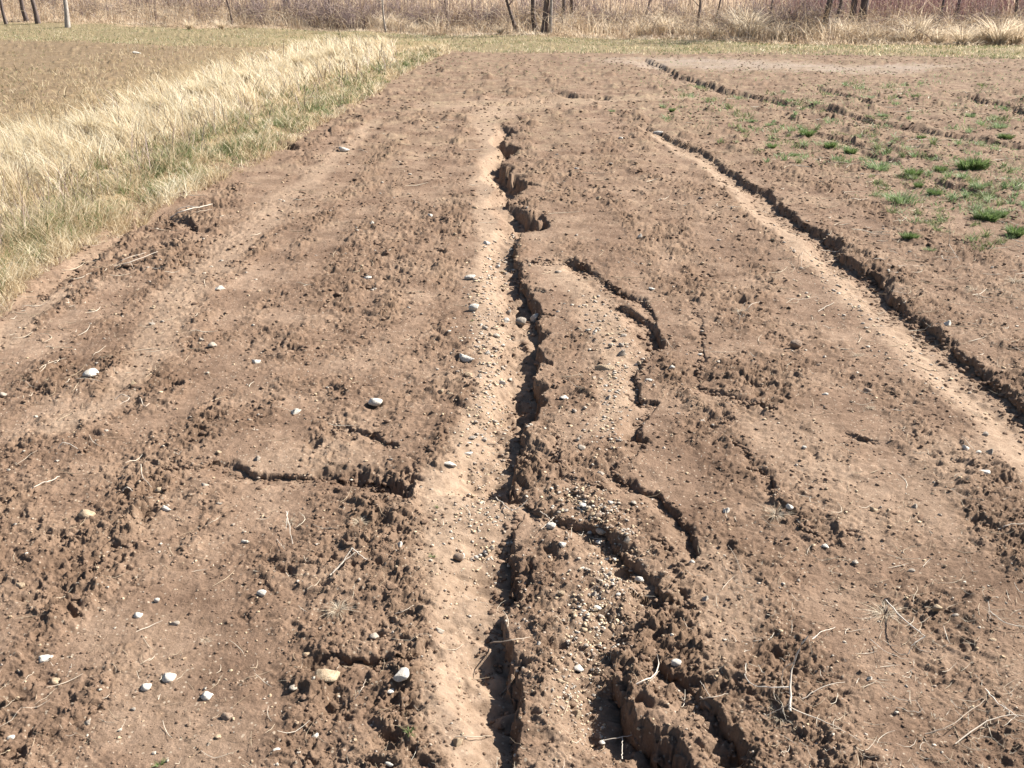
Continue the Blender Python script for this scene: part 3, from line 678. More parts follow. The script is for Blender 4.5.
# verge in front of the brush
def band(n, P0, P1, u0=-120, u1=1150, patch=None, seed=3):
    u = rng.uniform(u0, u1, n); x0, _ = G(u, np.full(n, 48.)); x = x0
    a = edge_y(P0, x); b = edge_y(P1, x); y = a + (b - a)*rng.random(n)
    x = x*y/np.interp(48., [48., 49.], [G1(512, 48.)[1]]*2)
    a2 = edge_y(P0, x); b2 = edge_y(P1, x); y = a2 + (b2 - a2)*rng.random(n)
    if patch:
        k = fbm(x/patch, y/patch, seed, 3) > rng.uniform(-.4, .35, n); x, y = x[k], y[k]
    return x, y
def plantw(x, y, h0, h1, mat, name, label, cat, lean=(.1,.6), width=(.01,.03), droop=0., seg=3, tintb=(0,1), curl=1.6, clump=None):
    n = len(x); z = Z(x, y) - .02; hg = rng.uniform(h0, h1, n)
    if clump is not None: hg = hg*np.clip(.65 + 1.1*fbm(x/clump, y/clump, 19, 2), .25, 1.5)
    V, Fc, T = ribbons(np.stack([x, y, z], 1), hg, rng.uniform(0, 6.283, n), rng.uniform(*lean, n), rng.uniform(*width, n), seg, curl, np.clip(rng.uniform(*tintb, n) + .8*fbm(x/1.4, y/2.5, 38, 3), 0, 1), droop)
    return put(name, npmesh(name, V, Fc, dict(tint=T)), mat, label, cat, None, 'stuff')
E0 = [(p[0], p[1] - 1.0) for p in _e]
x, y = band(45000, E0, [(p[0], p[1] + .6) for p in _b], patch=1.3)
plantw(x, y, .03, .10, M_green, 'green_grass', 'green grass verge between the bare field and the brush', 'grass', lean=(.2,1.0), width=(.012,.03))
x, y = band(26000, E0, [(p[0], p[1] + 1) for p in _b], patch=1.0, seed=8)
plantw(x, y, .03, .13, M_tan, 'dry_grass', 'tan grass mixed into the green verge below the brush', 'grass', lean=(.2,1.0), width=(.012,.03), tintb=(.1,.8))
B1 = [(p[0], p[1] + 2.0) for p in _b]
x, y = band(20000, [(p[0], p[1] - .3) for p in _b], B1)
plantw(x, y, .10, .45, M_reed, 'dry_grass', 'flattened tawny grass at the foot of the brush', 'grass', lean=(.5,1.6), width=(.015,.04), curl=1.3, droop=.35, clump=1.0)
x, y = band(32000, [(p[0], p[1] + .8) for p in _b], [(p[0]*1.0, p[1] + 9) for p in _b], patch=1.6, seed=12)
plantw(x, y, .6, 1.7, M_reed, 'dry_reeds', 'tall tawny reeds and dead weeds filling the brush belt', 'reeds', lean=(.05,1.3), width=(.012,.03), curl=1.8, seg=4, tintb=(.1,1), clump=1.6, droop=.25)
x, y = band(16000, [(p[0], p[1] + 8) for p in _b], [(p[0]*1.2, p[1] + 26) for p in _b])
plantw(x, y, .8, 2.0, M_reed, 'dry_reeds', 'farther tawny reeds behind the bare trees', 'reeds', lean=(.05,.5), width=(.02,.05), curl=1.8, seg=3, tintb=(0,.8), clump=3)

# ------------------------------------------------------------------ tussocks of bleached grass in the brush and strip
def tussock_mesh(seed, n=240, hgt=1.0, lean=(.2,1.1), droop=.3, width=(.010,.022), spread=.12, tintb=(.45,1)):
    r = np.random.default_rng(seed); a = r.uniform(0, 6.283, n); q = spread*np.sqrt(r.random(n))
    base = np.stack([np.cos(a)*q, np.sin(a)*q, np.full(n, -.03)], 1)
    V, Fc, T = ribbons(base, hgt*r.uniform(.45, 1, n), a + r.normal(0, .5, n), r.uniform(*lean, n), r.uniform(*width, n), 4, 1.7, r.uniform(*tintb, n), droop)
    return npmesh('tussock', V, Fc, dict(tint=T))
TUS = [tussock_mesh(k, hgt=1.0) for k in range(5)]
for t_ in TUS: t_.materials.append(M_reed)
TU = [(105,24,.7,'at the foot of the pale trunk'),(166,27,.8,'left of the first brush tangle'),(190,31,.8,'leaning over the verge on the left'),(222,31,.9,'beside the left shrubs'),
 (386,31,1.3,'under the leaning cane'),(400,31,1.0,'right of the leaning cane'),(418,33,.8,'before the dark shrubs left of centre'),(460,34,.7,'between two shrubs left of the clump'),
 (500,36,.7,'left of the leaning thin tree'),(612,36,.9,'right of the trunk clump'),(642,38,1.0,'before the tangle right of centre'),(668,38,1.3,'beside the thin sapling'),(690,40,1.0,'under the upright canes'),
 (716,41,.9,'between sapling and tall reeds'),(744,40,1.7,'tallest pale fountain of grass'),(752,41,1.5,'beside the tallest pale fountain'),(776,42,1.0,'left of the brown tangle'),(808,41,1.1,'left of the dark double trunk'),
 (836,40,1.2,'right of the dark trunk'),(846,41,1.2,'before the twin trunks'),(872,43,1.1,'right of the twin trunks'),(905,44,1.2,'between the brown mounds'),(918,43,1.5,'right of the brown mounds'),
 (938,45,1.0,'left of the slender right trunks'),(962,46,1.2,'below the slender right trunks'),(984,45,1.3,'arching at the far right'),(998,46,1.5,'last but one at the right edge'),(1016,46,1.2,'at the extreme right edge')]
for i, (u, v, hs, ph) in enumerate(TU):
    x, y = G1(u, v - 1); o = put('grass_tussock', TUS[i % 5], None, 'bleached grass tussock ' + ph, 'grass tussock', 'grass tussocks along the brush', loc=(x, y, float(Z(x, y)[0])), rz=random.uniform(0, 6))
    k = hs*random.uniform(1.0, 1.35); o.scale = (k*.95, k*.95, k)
STUS = [tussock_mesh(40 + k, n=500, hgt=1, lean=(.1,.8), droop=.15, width=(.012,.026), spread=.2, tintb=(.45,1)) for k in range(3)]
for t_ in STUS: t_.materials.append(M_tan)
for i, (u, v, hs, ph) in enumerate([(334,62,.62,'tallest, at the far end of the strip'),(318,66,.5,'second from the far end of the strip'),(300,72,.5,'third from the far end of the strip'),(345,70,.4,'small one at the tip of the strip by the dirt'),
  (276,80,.45,'between the far cluster and the middle of the strip'),(250,88,.45,'at the middle of the strip back edge'),(226,98,.42,'beside a dark weed stem in the strip'),(200,105,.42,'left of the strip middle'),
  (165,118,.4,'behind the green patch of the strip'),(130,132,.4,'in the broad pale part of the strip'),(92,142,.42,'leaning at the left part of the strip'),(50,158,.42,'near the left edge of the picture'),(14,172,.4,'at the extreme left of the strip')]):
    x, y = G1(u, v); o = put('grass_tussock', STUS[i % 3], None, 'pale straw tussock ' + ph, 'grass tussock', 'tussocks in the grass strip', loc=(x, y, float(Z(x, y)[0])), rz=random.uniform(0, 6))
    o.scale = (hs*1.1, hs*1.1, hs)

# ------------------------------------------------------------------ trees and shrubs
def branchy(seed, H, r0, lean=(0, 0), levels=3, twigs=9, spread=.5, bend=.08):
    """trunk line and branch lines of a bare tree"""
    r = np.random.default_rng(seed); m = 9; t = np.linspace(0, 1, m)
    wob = np.cumsum(r.normal(0, bend, (m, 2)), 0)*H/9; wob[0] = 0
    tr = np.stack([lean[0]*H*t + wob[:,0], lean[1]*H*t + wob[:,1], H*t - .1], 1)
    rt = r0*(.35*np.exp(-t*14) + 1 - .75*t)
    lines = []; rads = []
    def grow(p, d, L, rad, lv):
        k = 7; s_ = np.linspace(0, 1, k); side = r.normal(0, .25, 3)
        c = p + np.outer(s_*L, d) + np.outer(s_**2*L, side*.5 + np.array([0, 0, .25])); c[1:] += r.normal(0, .02*L, (k-1, 3))
        lines.append(c); rads.append(rad*(1 - .75*s_))
        if lv > 0:
            for _ in range(int(r.integers(3, 6))):
                i = int(r.integers(2, k)); dd = d + r.normal(0, .6, 3); dd[2] += .2; dd /= np.linalg.norm(dd)
                grow(c[i], dd, L*r.uniform(.4, .65), max(.004, rad*.5), lv - 1)
    for j in range(twigs):
        tt = r.uniform(.3, 1); i = min(m - 1, int(tt*(m - 1))); a = r.uniform(0, 6.283)
        d = np.array([math.cos(a)*spread, math.sin(a)*spread, r.uniform(.35, .9)]); d /= np.linalg.norm(d)
        grow(tr[i], d, H*(.42 - .22*tt), r0*(.36 - .2*tt), levels - 1)
    return tr, rt, np.array(lines), np.array(rads)
def tree(u, v, H, wpx, label, lean=(0, 0), mat=None, seed=0, twigs=9, group='bare trees behind the field'):
    v = v + 2; x, y = G1(u, v); r0 = wpx*1.15*float(PXM(u, v))/2; z = float(Z(x, y)[0])
    tr, rt, ln, rd = branchy(seed, H, r0, lean, 3, twigs)
    root = empty('bare_tree', (x, y, z), label, 'tree', group)
    Vt, Ft, Tt = tubes(tr[None], rt[None], 10); put('trunk', npmesh('trunk', Vt, Ft, smooth=True), mat or M_bdark, parent=root)
    Vt, Ft, Tt = tubes(ln, np.maximum(rd, .004), 4); put('branches', npmesh('branches', Vt, Ft, smooth=True), mat or M_bdark, parent=root)
TR = [(7,26,5.0,2.6,'thin dark tree at the extreme left',(-.1,0),0),(28,25,6,3.6,'thin dark tree, left one of the leaning pair',(-.12,0),0),(39,26,6,3.8,'thin dark tree, right one of the leaning pair',(-.08,0),0),
 (68,28,8,3.8,'single pale-barked tree in the left brush',(.01,0),1),(165,22,5,2.2,'slender tree in the left brush above the fallen branch',(.1,0),0),(286,24,7,6,'dark trunk standing in the left thicket',(0,0),0),
 (232,26,4,2,'slender sapling left of the dark thicket trunk',(-.1,0),0),(330,26,4,2.2,'slender sapling right of the dark thicket trunk',(.05,0),0),
 (386,30,5,1.6,'white upright cane over a pale tussock',(0,0),1),(447,28,5,2.4,'slender trunk left of the leaning thin tree',(.02,0),0),(518,33,5,3,'dark thin tree leaning left beside the trunk clump',(-.32,0),0),
 (537,33,6.5,4.5,'left stem of the dark trunk clump',(-.06,0),0),(544,34,7,5,'middle stem of the dark trunk clump',(0,0),0),(550,34,6,3,'pale right stem of the trunk clump',(.02,0),1),(559,32,6,3.5,'outer right stem of the trunk clump',(.05,0),0),
 (571,30,6,4,'dark trunk standing right of the clump',(.03,0),0),(640,31,4.5,2,'slender leaning tree right of centre',(.2,0),0),(699,36,5,2.4,'thin upright sapling in the tawny reeds',(0,0),0),(712,35,4.5,2,'thin sapling right of the upright one',(.08,0),0),
 (768,37,4,2,'twiggy sapling right of the tall pale grass',(.1,0),0),(824,38,7,6,'dark trunk left of the twin trunks',(-.02,0),0),(832,37,6,3,'narrow stem behind the dark trunk',(.09,0),0),(848,36,8,5.5,'left trunk of the dark twin trunks',(-.01,0),0),(860,36,8,7,'thicker right trunk of the dark twins',(.03,0),0),
 (938,34,5,2.6,'slender upright tree left of the leaning one',(.0,0),0),(950,34,6,3.4,'slender grey tree leaning right near the right edge',(.10,0),0),(1014,38,6,3.2,'slender trunk at the right edge',(.01,0),0),
 (897,30,5,2.2,'thin sapling behind the brown mounds',(-.05,0),0)]
for i, (u, v, H, wd, lab, ln, pale) in enumerate(TR):
    tree(u, v, H, wd, lab, ln, M_bpale if pale else M_bdark, seed=200 + i, twigs=9 if wd > 3 else 6)

def shrub_mesh(seed, n=70, H=1.5, spread=.55, arch=.4):
    r = np.random.default_rng(seed); L = []; Rr = []
    m = 6; t = np.linspace(0, 1, m)
    def line(p, d, length, rad, droop):
        c = p + np.outer(t*length, d); c[:, 2] -= droop*length*t**2.5; c[1:] += r.normal(0, .02*length, (m-1, 3))
        L.append(c); Rr.append(rad*(1 - .7*t)); return c
    for _ in range(n):
        a = r.uniform(0, 6.283); q = .35*math.sqrt(r.random()); sp = spread*r.uniform(.2, 1.4)
        d = np.array([math.cos(a)*sp, math.sin(a)*sp, 1.0]); d /= np.linalg.norm(d)
        c = line(np.array([math.cos(a)*q, math.sin(a)*q, -.03]), d, H*r.uniform(.5, 1.1), .011, arch*r.uniform(0, 1.2))
        for _ in range(7):
            i = int(r.integers(1, m)); dd = d*.6 + r.normal(0, .55, 3); dd[2] += .2; dd /= np.linalg.norm(dd)
            line(c[i], dd, H*r.uniform(.15, .45), .0065, .1)
    V, Fc, T = tubes(np.array(L), np.array(Rr), 3)
    return npmesh('shrub', V, Fc, dict(tint=T))
SH = [shrub_mesh(60 + k) for k in range(5)]
for q in SH: q.materials.append(M_shrub)
MO = [shrub_mesh(80 + k, n=110, H=1.0, spread=1.6, arch=.9) for k in range(3)]
for q in MO: q.materials.append(M_reed)
SHL = [(52,22,1.2,'between the leaning pair and the pale trunk'),(88,24,1.0,'right of the pale trunk'),(114,24,.9,'low purplish one in the left brush'),(140,22,1.3,'under the fallen branch'),(176,23,1.5,'arching one at left'),(208,24,1.4,'left of the dense thicket'),
 (250,25,1.5,'first of the dense left thicket'),(268,26,1.6,'left of the dark thicket trunk'),(300,26,1.7,'right of the dark thicket trunk'),(316,27,1.6,'in the middle of the dense thicket'),(340,28,1.7,'dark one behind the end of the strip'),(358,29,1.4,'low dark one left of the white cane'),
 (374,27,1.6,'behind the white cane'),(408,28,1.6,'right of the white cane'),(428,30,1.4,'third right of the white cane'),(455,30,1.5,'round one left of centre'),(484,30,1.5,'bushy one before the leaning tree'),(500,30,1.3,'behind the leaning tree'),
 (530,30,1.6,'left flank of the trunk clump'),(556,30,1.9,'right flank of the trunk clump'),(572,29,1.6,'against the trunk right of the clump'),(600,33,1.1,'low grey one right of centre'),(618,33,1.3,'spreading one right of centre'),(655,33,1.4,'before the thin saplings'),
 (686,34,1.2,'left of the upright sapling'),(724,35,1.3,'right of the two thin saplings'),(770,37,1.6,'grey one beside the tall pale grass'),(790,38,1.3,'dark small one before the brown weeds'),(812,35,1.5,'left of the dark trunk'),(835,33,1.4,'between dark trunk and twins'),
 (880,34,1.3,'right of the twin trunks'),(926,35,1.2,'left of the slender trees'),(972,37,1.4,'right of the slender trees'),(1004,38,1.4,'near the right edge')]
for i, (u, v, k, ph) in enumerate(SHL):
    k *= 1.05; x, y = G1(u, v + 1); o = put('bare_shrub', SH[i % 5], None, 'leafless twiggy shrub ' + ph, 'shrub', 'bare shrubs in the brush belt', loc=(x, y, float(Z(x, y)[0])), rz=random.uniform(0, 6)); o.scale = (k*.8, k*.8, k*.8)
for i, (u, v, k, ph) in enumerate([(240,30,.5,'at the foot of the left thicket'),(440,34,.5,'at the foot of the round shrub'),(604,35,.7,'right of the trunk clump'),(674,37,.6,'below the saplings'),(889,34,.8,'upper of two by the twin trunks'),(893,41,.9,'lower of two by the twin trunks'),(790,41,.5,'left of the dark trunk'),(860,42,.6,'under the twin trunks'),(975,44,.9,'near the right edge')]):
    x, y = G1(u, v); o = put('bramble_mound', MO[i % 3], None, 'low brown bramble mound ' + ph, 'bramble', 'bramble mounds along the brush', loc=(x, y, float(Z(x, y)[0])), rz=random.uniform(0, 6)); o.scale = (k, k, k*.8)
# red-stemmed brush far behind on the right, and far brush elsewhere
def far_brush(n, xr, yr_, mat, label, H=(1.4, 2.6)):
    x = rng.uniform(*xr, n); y = rng.uniform(*yr_, n); z = Z(x, y); m = 5; t = np.linspace(0, 1, m)
    hg = rng.uniform(*H, n); a = rng.uniform(0, 6.283, n); l = rng.uniform(.02, .35, n)
    C = np.stack([x[:,None] + np.outer(np.cos(a)*l*hg, t**1.5), y[:,None] + np.outer(np.sin(a)*l*hg, t**1.5), z[:,None] + np.outer(hg, t)], -1)
    V, Fc, T = tubes(C, np.outer(rng.uniform(.008, .018, n), 1 - .6*t), 3)
    put('brush', npmesh('brush', V, Fc, dict(tint=T)), mat, label, 'brush', None, 'stuff')
far_brush(6000, (13, 40), (44, 62), M_red, 'reddish stemmed brush massed behind the reeds on the right')
far_brush(3500, (-50, 14), (58, 85), M_shrub, 'grey brown brush massed far behind the trees')
def canes(n, mat, label, H, lean, rad, name='brush', d0=.5, d1=8, patch=1.5, seed=4):
    x, y = band(n, [(p[0], p[1] + d0) for p in _b], [(p[0], p[1] + d1) for p in _b], patch=patch, seed=seed); n = len(x)
    z = Z(x, y); m = 7; t = np.linspace(0, 1, m); hg = rng.uniform(*H, n); a = rng.uniform(0, 6.283, n); l = rng.uniform(*lean, n)
    up = hg[:,None]*(t[None] - (l*.42)[:,None]*t[None]**2.2)
    C = np.stack([x[:,None] + np.outer(np.cos(a)*l*hg, t**1.4), y[:,None] + np.outer(np.sin(a)*l*hg, t**1.4), z[:,None] + up], -1)
    C[:, 1:] += rng.normal(0, .025, (n, m - 1, 3))
    V, Fc, T = tubes(C, np.outer(rng.uniform(*rad, n), 1 - .6*t), 3)
    put(name, npmesh(name, V, Fc, dict(tint=T)), mat, label, 'brush', None, 'stuff')
canes(9000, M_reed, 'pale arching canes tangled through the brush belt', (.6, 2.2), (.2, 1.6), (.004, .011), seed=5)
canes(3500, M_shrub, 'grey brown twigs tangled through the brush belt', (.5, 2.0), (.3, 1.8), (.004, .009), seed=9)
# fallen branch in the left brush
x, y = G1(135, 25)
Cb = np.array([[[-1.2, 0, .55], [-.6, .1, .75], [0, 0, .82], [.6, -.1, .7], [1.3, 0, .35], [1.9, 0, .02]]]) + np.array([x, y, 0])
Vt, Ft, Tt = tubes(Cb, np.array([[.02, .03, .04, .045, .05, .055]]), 7); put('fallen_branch', npmesh('fallen_branch', Vt, Ft, smooth=True), M_bdark, 'dark fallen branch arching through the left brush', 'branch')

# ------------------------------------------------------------------ weeds in the right field and sprouts in front
def tuft_mesh(seed, n, lean, droop, width, tintb=(0, 1), spr=.28):
    r = np.random.default_rng(seed); a = r.uniform(0, 6.283, n); q = spr*(1 + .5*np.sin(a*2 + seed))*np.sqrt(r.random(n))
    base = np.stack([np.cos(a)*q, np.sin(a)*q, np.full(n, -.03)], 1)
    V, Fc, T = ribbons(base, r.uniform(.4, 1, n), a + r.normal(0, .5, n), r.uniform(*lean, n), r.uniform(*width, n), 4, 1.4, r.uniform(*tintb, n), droop)
    return npmesh('tuft', V, Fc, dict(tint=T))
W1 = [tuft_mesh(300 + k, 420, (.2, 1.3), .2, (.04, .09), spr=.6) for k in range(4)]
for q in W1: q.materials.append(M_weed)
W2 = [tuft_mesh(320 + k, 240, (.3, 1.5), .25, (.03, .06), spr=.75) for k in range(3)]
for q in W2: q.materials.append(M_pale)
TF = [(972,170,26,1,'largest dark green weed tuft at right'),(940,172,13,1,'green weed tuft left of the largest one'),(913,176,18,1,'green weed tuft beside a dark gully bend'),(918,188,10,1,'small green tuft above the pale spreading weed'),
 (934,196,15,1,'bright green tuft with dark foot'),(961,178,9,2,'small pale tuft just left of the largest one'),(878,170,20,2,'wide pale green weed by the gully head'),(900,204,27,2,'wide pale spreading weed left of the bright tuft'),
 (980,190,14,2,'pale weed in front of the largest tuft'),(985,222,21,1,'bright green tuft, left of the close pair'),(1001,219,13,1,'darker green tuft, right of the close pair'),(1014,238,21,1,'yellow-green tuft at the right edge'),
 (909,242,14,1,'lone bright tuft nearest the long right rill'),(929,253,9,2,'faint small weed right of the lone tuft'),(807,137,16,1,'pale upright weed tuft furthest left in the right field'),(794,155,10,1,'small tuft in front of the pale upright one'),
 (830,148,13,1,'green tuft right of the pale upright one'),(850,153,14,1,'green tuft at the start of the gully line'),(772,147,10,1,'small tuft left of the weed patch'),(836,162,9,2,'small weed in front of the gully start'),
 (770,126,8,2,'far small weed left of the track'),(752,122,8,2,'farthest left small weed by the silty ground'),(921,139,8,1,'dark small tuft beyond the main weed patch'),(1000,128,13,2,'pale weed beyond the far track'),
 (1005,138,12,1,'green weed beside the far track at right'),(970,117,10,2,'faint weed far off at right'),(883,116,9,2,'faint weed on the far track'),(672,112,8,1,'small green tuft near the middle distance'),(612,112,6,2,'tiny weed near the far crack')]
for i, (u, v, wd, ty, ph) in enumerate(TF):
    x, y = G1(u, v); k = wd*float(PXM(u, v))/2*1.2; me_ = (W1 if ty == 1 else W2)[i % (4 if ty == 1 else 3)]
    o = put('weed_tuft', me_, None, ph, 'weed', 'green weeds in the right field', loc=(x, y, float(Z(x, y)[0])), rz=random.uniform(0, 6)); o.scale = (k, k, k*1.15)
W3 = [tuft_mesh(340 + k, 34, (.3, 1.3), .2, (.05, .12)) for k in range(2)]
for q in W3: q.materials.append(M_weed)
for i, (u, v, wd, ph) in enumerate([(410,748,24,'green seedling sprout at the bottom centre'),(433,558,13,'thin green sprout on the silt left of the rill'),(472,322,8,'tiny green sprig beside a white rock'),(160,764,20,'green grass sprout at the bottom left edge'),(437,510,10,'faint green sprig at the edge of the silt')]):
    x, y = G1(u, v); k = wd*float(PXM(u, v))/2*.8
    o = put('sprout', W3[i % 2], None, ph, 'sprout', 'green sprouts in the foreground', loc=(x, y, float(Z(x, y)[0])), rz=random.uniform(0, 6)); o.scale = (k, k, k)
for mt_, lb_ in ((M_pale, 'dull grey green weed rosettes scattered over the right field'), (M_green, 'small green weed seedlings scattered over the right field')):
    nc_ = 560; cu_ = 660 + 470*rng.random(nc_)**.75; cv_ = rng.uniform(84, 262, nc_)
    kk = (cv_ < 120 + (cu_ - 660)*.42) & (cv_ > 62 + (cu_ - 660)*.06) & (rng.random(nc_) < .35 + .65*np.exp(-((cv_ - 90 - (cu_ - 660)*.32)/32)**2)); cu_, cv_ = cu_[kk], cv_[kk]
    j = rng.integers(0, len(cu_), 12000); szz = (2 + 9*rng.random(len(cu_))**2)[j]
    plant(cu_[j] + rng.normal(0, 1, 12000)*szz*.6, cv_[j] + rng.normal(0, 1, 12000)*szz*.22, .02, .075, mt_, 'weed_cover', lb_, 'weeds', lean=(.4,1.5), wpx=.8)
n = 16000; u = rng.uniform(640, 1130, n); v = rng.uniform(70, 240, n)
m = (fbm(u/45, v/14, 77, 3) > rng.uniform(-.1, .55, n)) & (v < 110 + (u - 640)*.33); u, v = u[m], v[m]
plant(u, v, .02, .075, M_pale, 'weed_cover', 'sparse low green weeds scattered over the right field', 'weeds', lean=(.4,1.4), wpx=.8)
n = 3000; u = rng.uniform(420, 1100, n); v = rng.uniform(58, 80, n); plant(u, v, .01, .04, M_pale, 'weed_cover', 'sparse green blades at the far edge of the bare field', 'weeds', lean=(.4,1.4), wpx=.7)

# dry grass clods
DG = [tuft_mesh(360 + k, 150, (.6, 1.8), .35, (.014, .03), (.1, .8)) for k in range(3)]
for q in DG: q.materials.append(M_straw)
for i, (u, v, wd, ph) in enumerate([(338,612,40,'in the lower left foreground with a dark hollow'),(360,522,34,'in front of the headcut pit'),(290,520,20,'under the headcut, left of the other'),(885,612,50,'big one among clods at lower right'),(780,716,46,'at the foot of the tall bleached stalk'),
   (775,516,40,'low spreading one beside a small hole'),(858,355,18,'small dark one near the brown rock'),(740,312,24,'standing wisps in the right middle'),(975,292,34,'grey one right of the long rill'),(1015,284,30,'grey one at the right edge'),(870,408,16,'thin one in the right middle'),(120,265,30,'grey one by the grass edge'),(205,640,16,'thin one in the left foreground')]):
    x, y = G1(u, v); k = wd*float(PXM(u, v))/2*.8
    o = put('dry_grass_tuft', DG[i % 3], None, 'withered grass tuft ' + ph, 'dry tuft', 'withered tufts on the bare soil', loc=(x, y, float(Z(x, y)[0])), rz=random.uniform(0, 6)); o.scale = (k, k, k*.55)

# ------------------------------------------------------------------ bleached stalks
def stalk(lines, label, mat=None, r=1.0, group=None, name='dry_stalk'):
    """each line: list of (u, v, height above soil), one connected dead stalk"""
    L = []; Rr = []
    for pts, rp in lines:
        P = []
        for (u, v, z) in pts:
            x, y = G1(u, v, 0); g = float(Z(x, y)[0]); x, y = G1(u, v, g + z); P.append((x, y, g + z + .003))
        P = np.array(P); t = np.linspace(0, 1, len(P)); tt = np.linspace(0, 1, 12)
        # smooth through the given points
        C = np.stack([np.interp(tt, t, P[:, k]) for k in range(3)], 1)
        for _ in range(2): C[1:-1] = (C[:-2] + 2*C[1:-1] + C[2:])/4
        L.append(C); C[1:-1] += rng.normal(0, rp*.45, (10, 3)); Rr.append(rp*.72*r*np.interp(tt, [0, 1], [1, .5])*rng.uniform(.8, 1.15, 12))
    x0, y0, z0 = L[0][0]; L = np.array(L) - np.array([x0, y0, z0])
    V, Fc, T = tubes(L, np.array(Rr), 6)
    return put(name, npmesh(name, V, Fc, dict(tint=T), smooth=True), mat or M_twig, label, 'dead stalk', group, loc=(x0, y0, z0))
stalk([([(790,712,0),(789,690,.05),(793,665,.11),(800,648,.15),(808,637,.17)], .0042), ([(789,688,.05),(765,689,.03),(750,686,.02),(744,676,.01),(746,664,.0)], .0020), ([(795,662,.12),(784,668,.08),(781,680,.05),(784,690,.03)], .0020),
       ([(802,700,.0),(818,690,.03),(832,684,.04),(845,683,.03)], .0018), ([(790,708,.02),(805,716,.02),(828,723,.01),(860,742,.0)], .0022), ([(808,640,.16),(812,652,.11),(809,664,.06)], .0015), ([(790,705,.03),(776,712,.01),(763,718,.0)], .0018), ([(812,640,.10),(822,632,.06),(835,628,.0)], .0014)],
      'tall bleached branching stalk standing at lower right')
stalk([([(330,576,0),(344,562,.02),(352,548,.03)], .004), ([(344,562,.02),(356,553,.03),(362,552,.02)], .0025), ([(352,549,.03),(365,560,.01),(378,566,0)], .0018)], 'thick white forked stalk left of the rill')
stalk([([(632,687,0),(645,682,.01),(656,675,.02),(660,664,.03),(657,655,.03)], .0034), ([(640,685,0),(652,681,.01),(659,672,.02)], .0020)], 'curved double white stalk on the bank of the deep pit')
stalk([([(496,498,0),(506,508,.015),(516,512,.01),(528,500,.03)], .003)], 'white v-shaped twig crossing the main rill')
stalk([([(540,512,0),(548,518,.02),(554,524,.02)], .0026), ([(554,518,.03),(548,524,.02),(541,530,.01)], .0020)], 'small crossed white twigs at the broad rill head')
stalk([([(566,532,0),(571,540,.02),(572,528,.03)], .0022)], 'short white twig hanging into the broad rill')
stalk([([(695,702,0),(710,698,.01),(728,695,.01)], .0026), ([(710,698,0),(704,688,.02),(700,682,.02)], .0015)], 'bleached twig on the bank left of the tall stalk')
stalk([([(885,600,0),(900,618,.03),(918,632,.04),(925,637,.03)], .0030), ([(925,637,.03),(912,645,.03),(908,655,.0)], .0026), ([(870,640,0),(884,652,.02),(896,657,.0)], .001)], 'bent yellowish stalk in the lower right clods')
stalk([([(955,745,0),(985,722,.01),(1010,715,.01),(1030,718,0)], .0024), ([(985,690,0),(1000,706,.02),(1018,718,.01)], .0024)], 'curved white straw at the bottom right corner')
stalk([([(990,612,0),(1000,622,.02),(1024,628,.01),(1040,626,0)], .0022), ([(988,602,.03),(990,620,.02)], .0014)], 'thin white straw at the right edge above the corner')
stalk([([(925,735,0),(950,728,.02),(985,700,.02)], .002)], 'long thin straw arching at lower right')
stalk([([(58,450,0),(62,443,.02),(70,444,.01),(78,450,0)], .0030)], 'small arched white root in the left foreground')
stalk([([(30,490,0),(40,484,.01),(50,482,.01),(60,477,0)], .0034)], 'short white root at the left edge')
stalk([([(115,400,0),(122,394,.02),(132,399,.01),(120,405,0)], .003)], 'pale curled root above the arched one')
stalk([([(140,398,0),(145,408,.02),(150,404,.02)], .003)], 'stubby forked root left of the curled clods')
stalk([([(141,465,0),(142,478,.02),(152,488,.01)], .0024)], 'thin s-shaped white root left of the headcut')
stalk([([(120,494,0),(127,487,.02),(133,492,0)], .0034)], 'tiny white arch of root below the s-shaped one')
stalk([([(286,512,.05),(289,525,.03),(293,545,0)], .0022), ([(288,512,.05),(286,530,.0)], .0018)], 'thin standing stem in front of the headcut')
stalk([([(277,540,0),(285,550,.01)], .002)], 'short straw left of the standing stem')
stalk([([(108,270,0),(130,262,.03),(158,252,.02)], .004), ([(130,262,.03),(134,270,.0)], .003), ([(112,266,0),(128,258,.03),(146,253,.0)], .003)], 'grey dead stalks lying beside the grass edge')
stalk([([(170,218,0),(185,210,.03),(200,207,.03),(214,204,0)], .007), ([(172,212,0),(190,206,.04),(207,209,0)], .006), ([(178,220,0),(196,212,.02),(212,210,0)], .005)], 'bleached bundle of stalks at the grass edge')
stalk([([(738,325,0),(741,312,.08),(745,303,.12)], .0028), ([(742,318,.03),(750,305,.1),(760,302,.05)], .0020), ([(741,318,.03),(735,308,.06)], .0015)], 'small standing wisp of white stems in the right middle')
stalk([([(800,256,0),(803,250,.03),(800,268,.02),(810,274,0)], .002)], 'little white straw above the long right rill')
stalk([([(776,275,.0),(774,262,.10)], .002)], 'short upright straw in the right middle')
stalk([([(818,312,0),(828,306,.01),(834,303,0)], .003)], 'short pale straw near the long right rill')
stalk([([(949,245,0),(950,228,.15)], .004), ([(949,245,0),(960,262,.05)], .003)], 'standing pale stems among the weeds')
stalk([([(1014,190,0),(1020,184,.04),(1030,178,.02)], .010)], 'thick pale stub at the right edge')
stalk([([(355,700,0),(362,690,.02),(366,680,.0)], .0015)], 'thin straw left of the long white rock')
stalk([([(455,738,0),(470,738,.01),(492,737,0)], .0024)], 'thin white straws by the yellowish rock')
stalk([([(490,644,0),(510,641,.02),(530,638,.01)], .0026)], 'grey twig laid across the main rill')
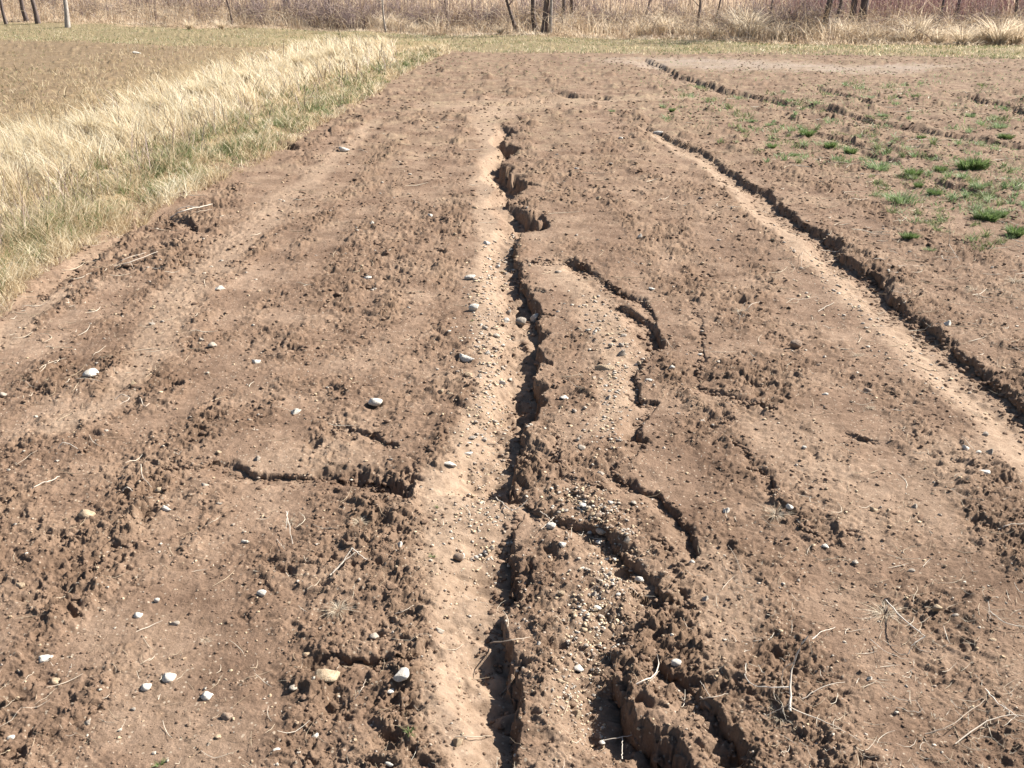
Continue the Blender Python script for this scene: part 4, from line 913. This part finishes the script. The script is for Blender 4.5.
stalk([([(600,742,0),(622,738,.03),(640,735,.02)], .002), ([(622,760,0),(622,738,.03)], .002)], 'dry stems crossing the foot of the deep pit')
stalk([([(395,615,0),(404,612,.01),(414,606,0)], .002)], 'small straw on the silt edge')
stalk([([(68,676,0),(72,664,.03)], .0016)], 'thin upright straw by the flat white stone')
stalk([([(742,574,0),(735,556,.04),(728,546,.04)], .0016)], 'thin leaning straw right of the arced rill')
stalk([([(998,530,0),(1010,525,.01),(1026,524,.0)], .003)], 'pale straw end at the right edge, mid height')
# countless straws
def litter(n, us_, vs_, lpx, mat, name, label, rad=.45):
    n = len(us_); x, y = G(us_, vs_); a = rng.uniform(0, 6.283, n); L = lpx*PXM(us_, vs_); m = 5; t = np.linspace(-.5, .5, m)
    bend = rng.normal(0, .25, n)
    cx = x[:,None] + np.outer(np.cos(a)*L, t) + np.outer(-np.sin(a)*L*bend, t*t*2); cy = y[:,None] + np.outer(np.sin(a)*L, t) + np.outer(np.cos(a)*L*bend, t*t*2)
    gz = terrain(cx.ravel(), cy.ravel()).reshape(n, m); gz = np.maximum(gz, gz.mean(1, keepdims=True)) + .002 + np.outer(rng.uniform(0, .02, n), np.abs(t)*1.2)
    rr = rad*PXM(us_, vs_)*rng.uniform(.5, 1.2, n)
    V, Fc, T = tubes(np.stack([cx, cy, gz], -1), np.outer(rr, 1 - .6*np.abs(t*2)), 4)
    put(name, npmesh(name, V, Fc, dict(tint=T)), mat, label, 'straw', None, 'stuff')
n = 9500; u = rng.uniform(-100, 1200, n); v = rng.uniform(90, 790, n)
wgt = .10 + .75*ss(650, 950, u)*ss(420, 640, v) + .9*ss(700, 900, u)*(1 - ss(300, 420, v)) + .5*(1 - ss(60, 260, u))*ss(190, 240, v)*(1 - ss(330, 480, v)) + .2*ss(600, 700, v)
m = (rng.random(n) < wgt) & (strip_t(u, v) < .1); u, v = u[m], v[m]
litter(0, u, v, 3 + 34*rng.random(len(u))**2.2, M_straw, 'straw_litter', 'thin broken straws strewn over the bare soil', .34)
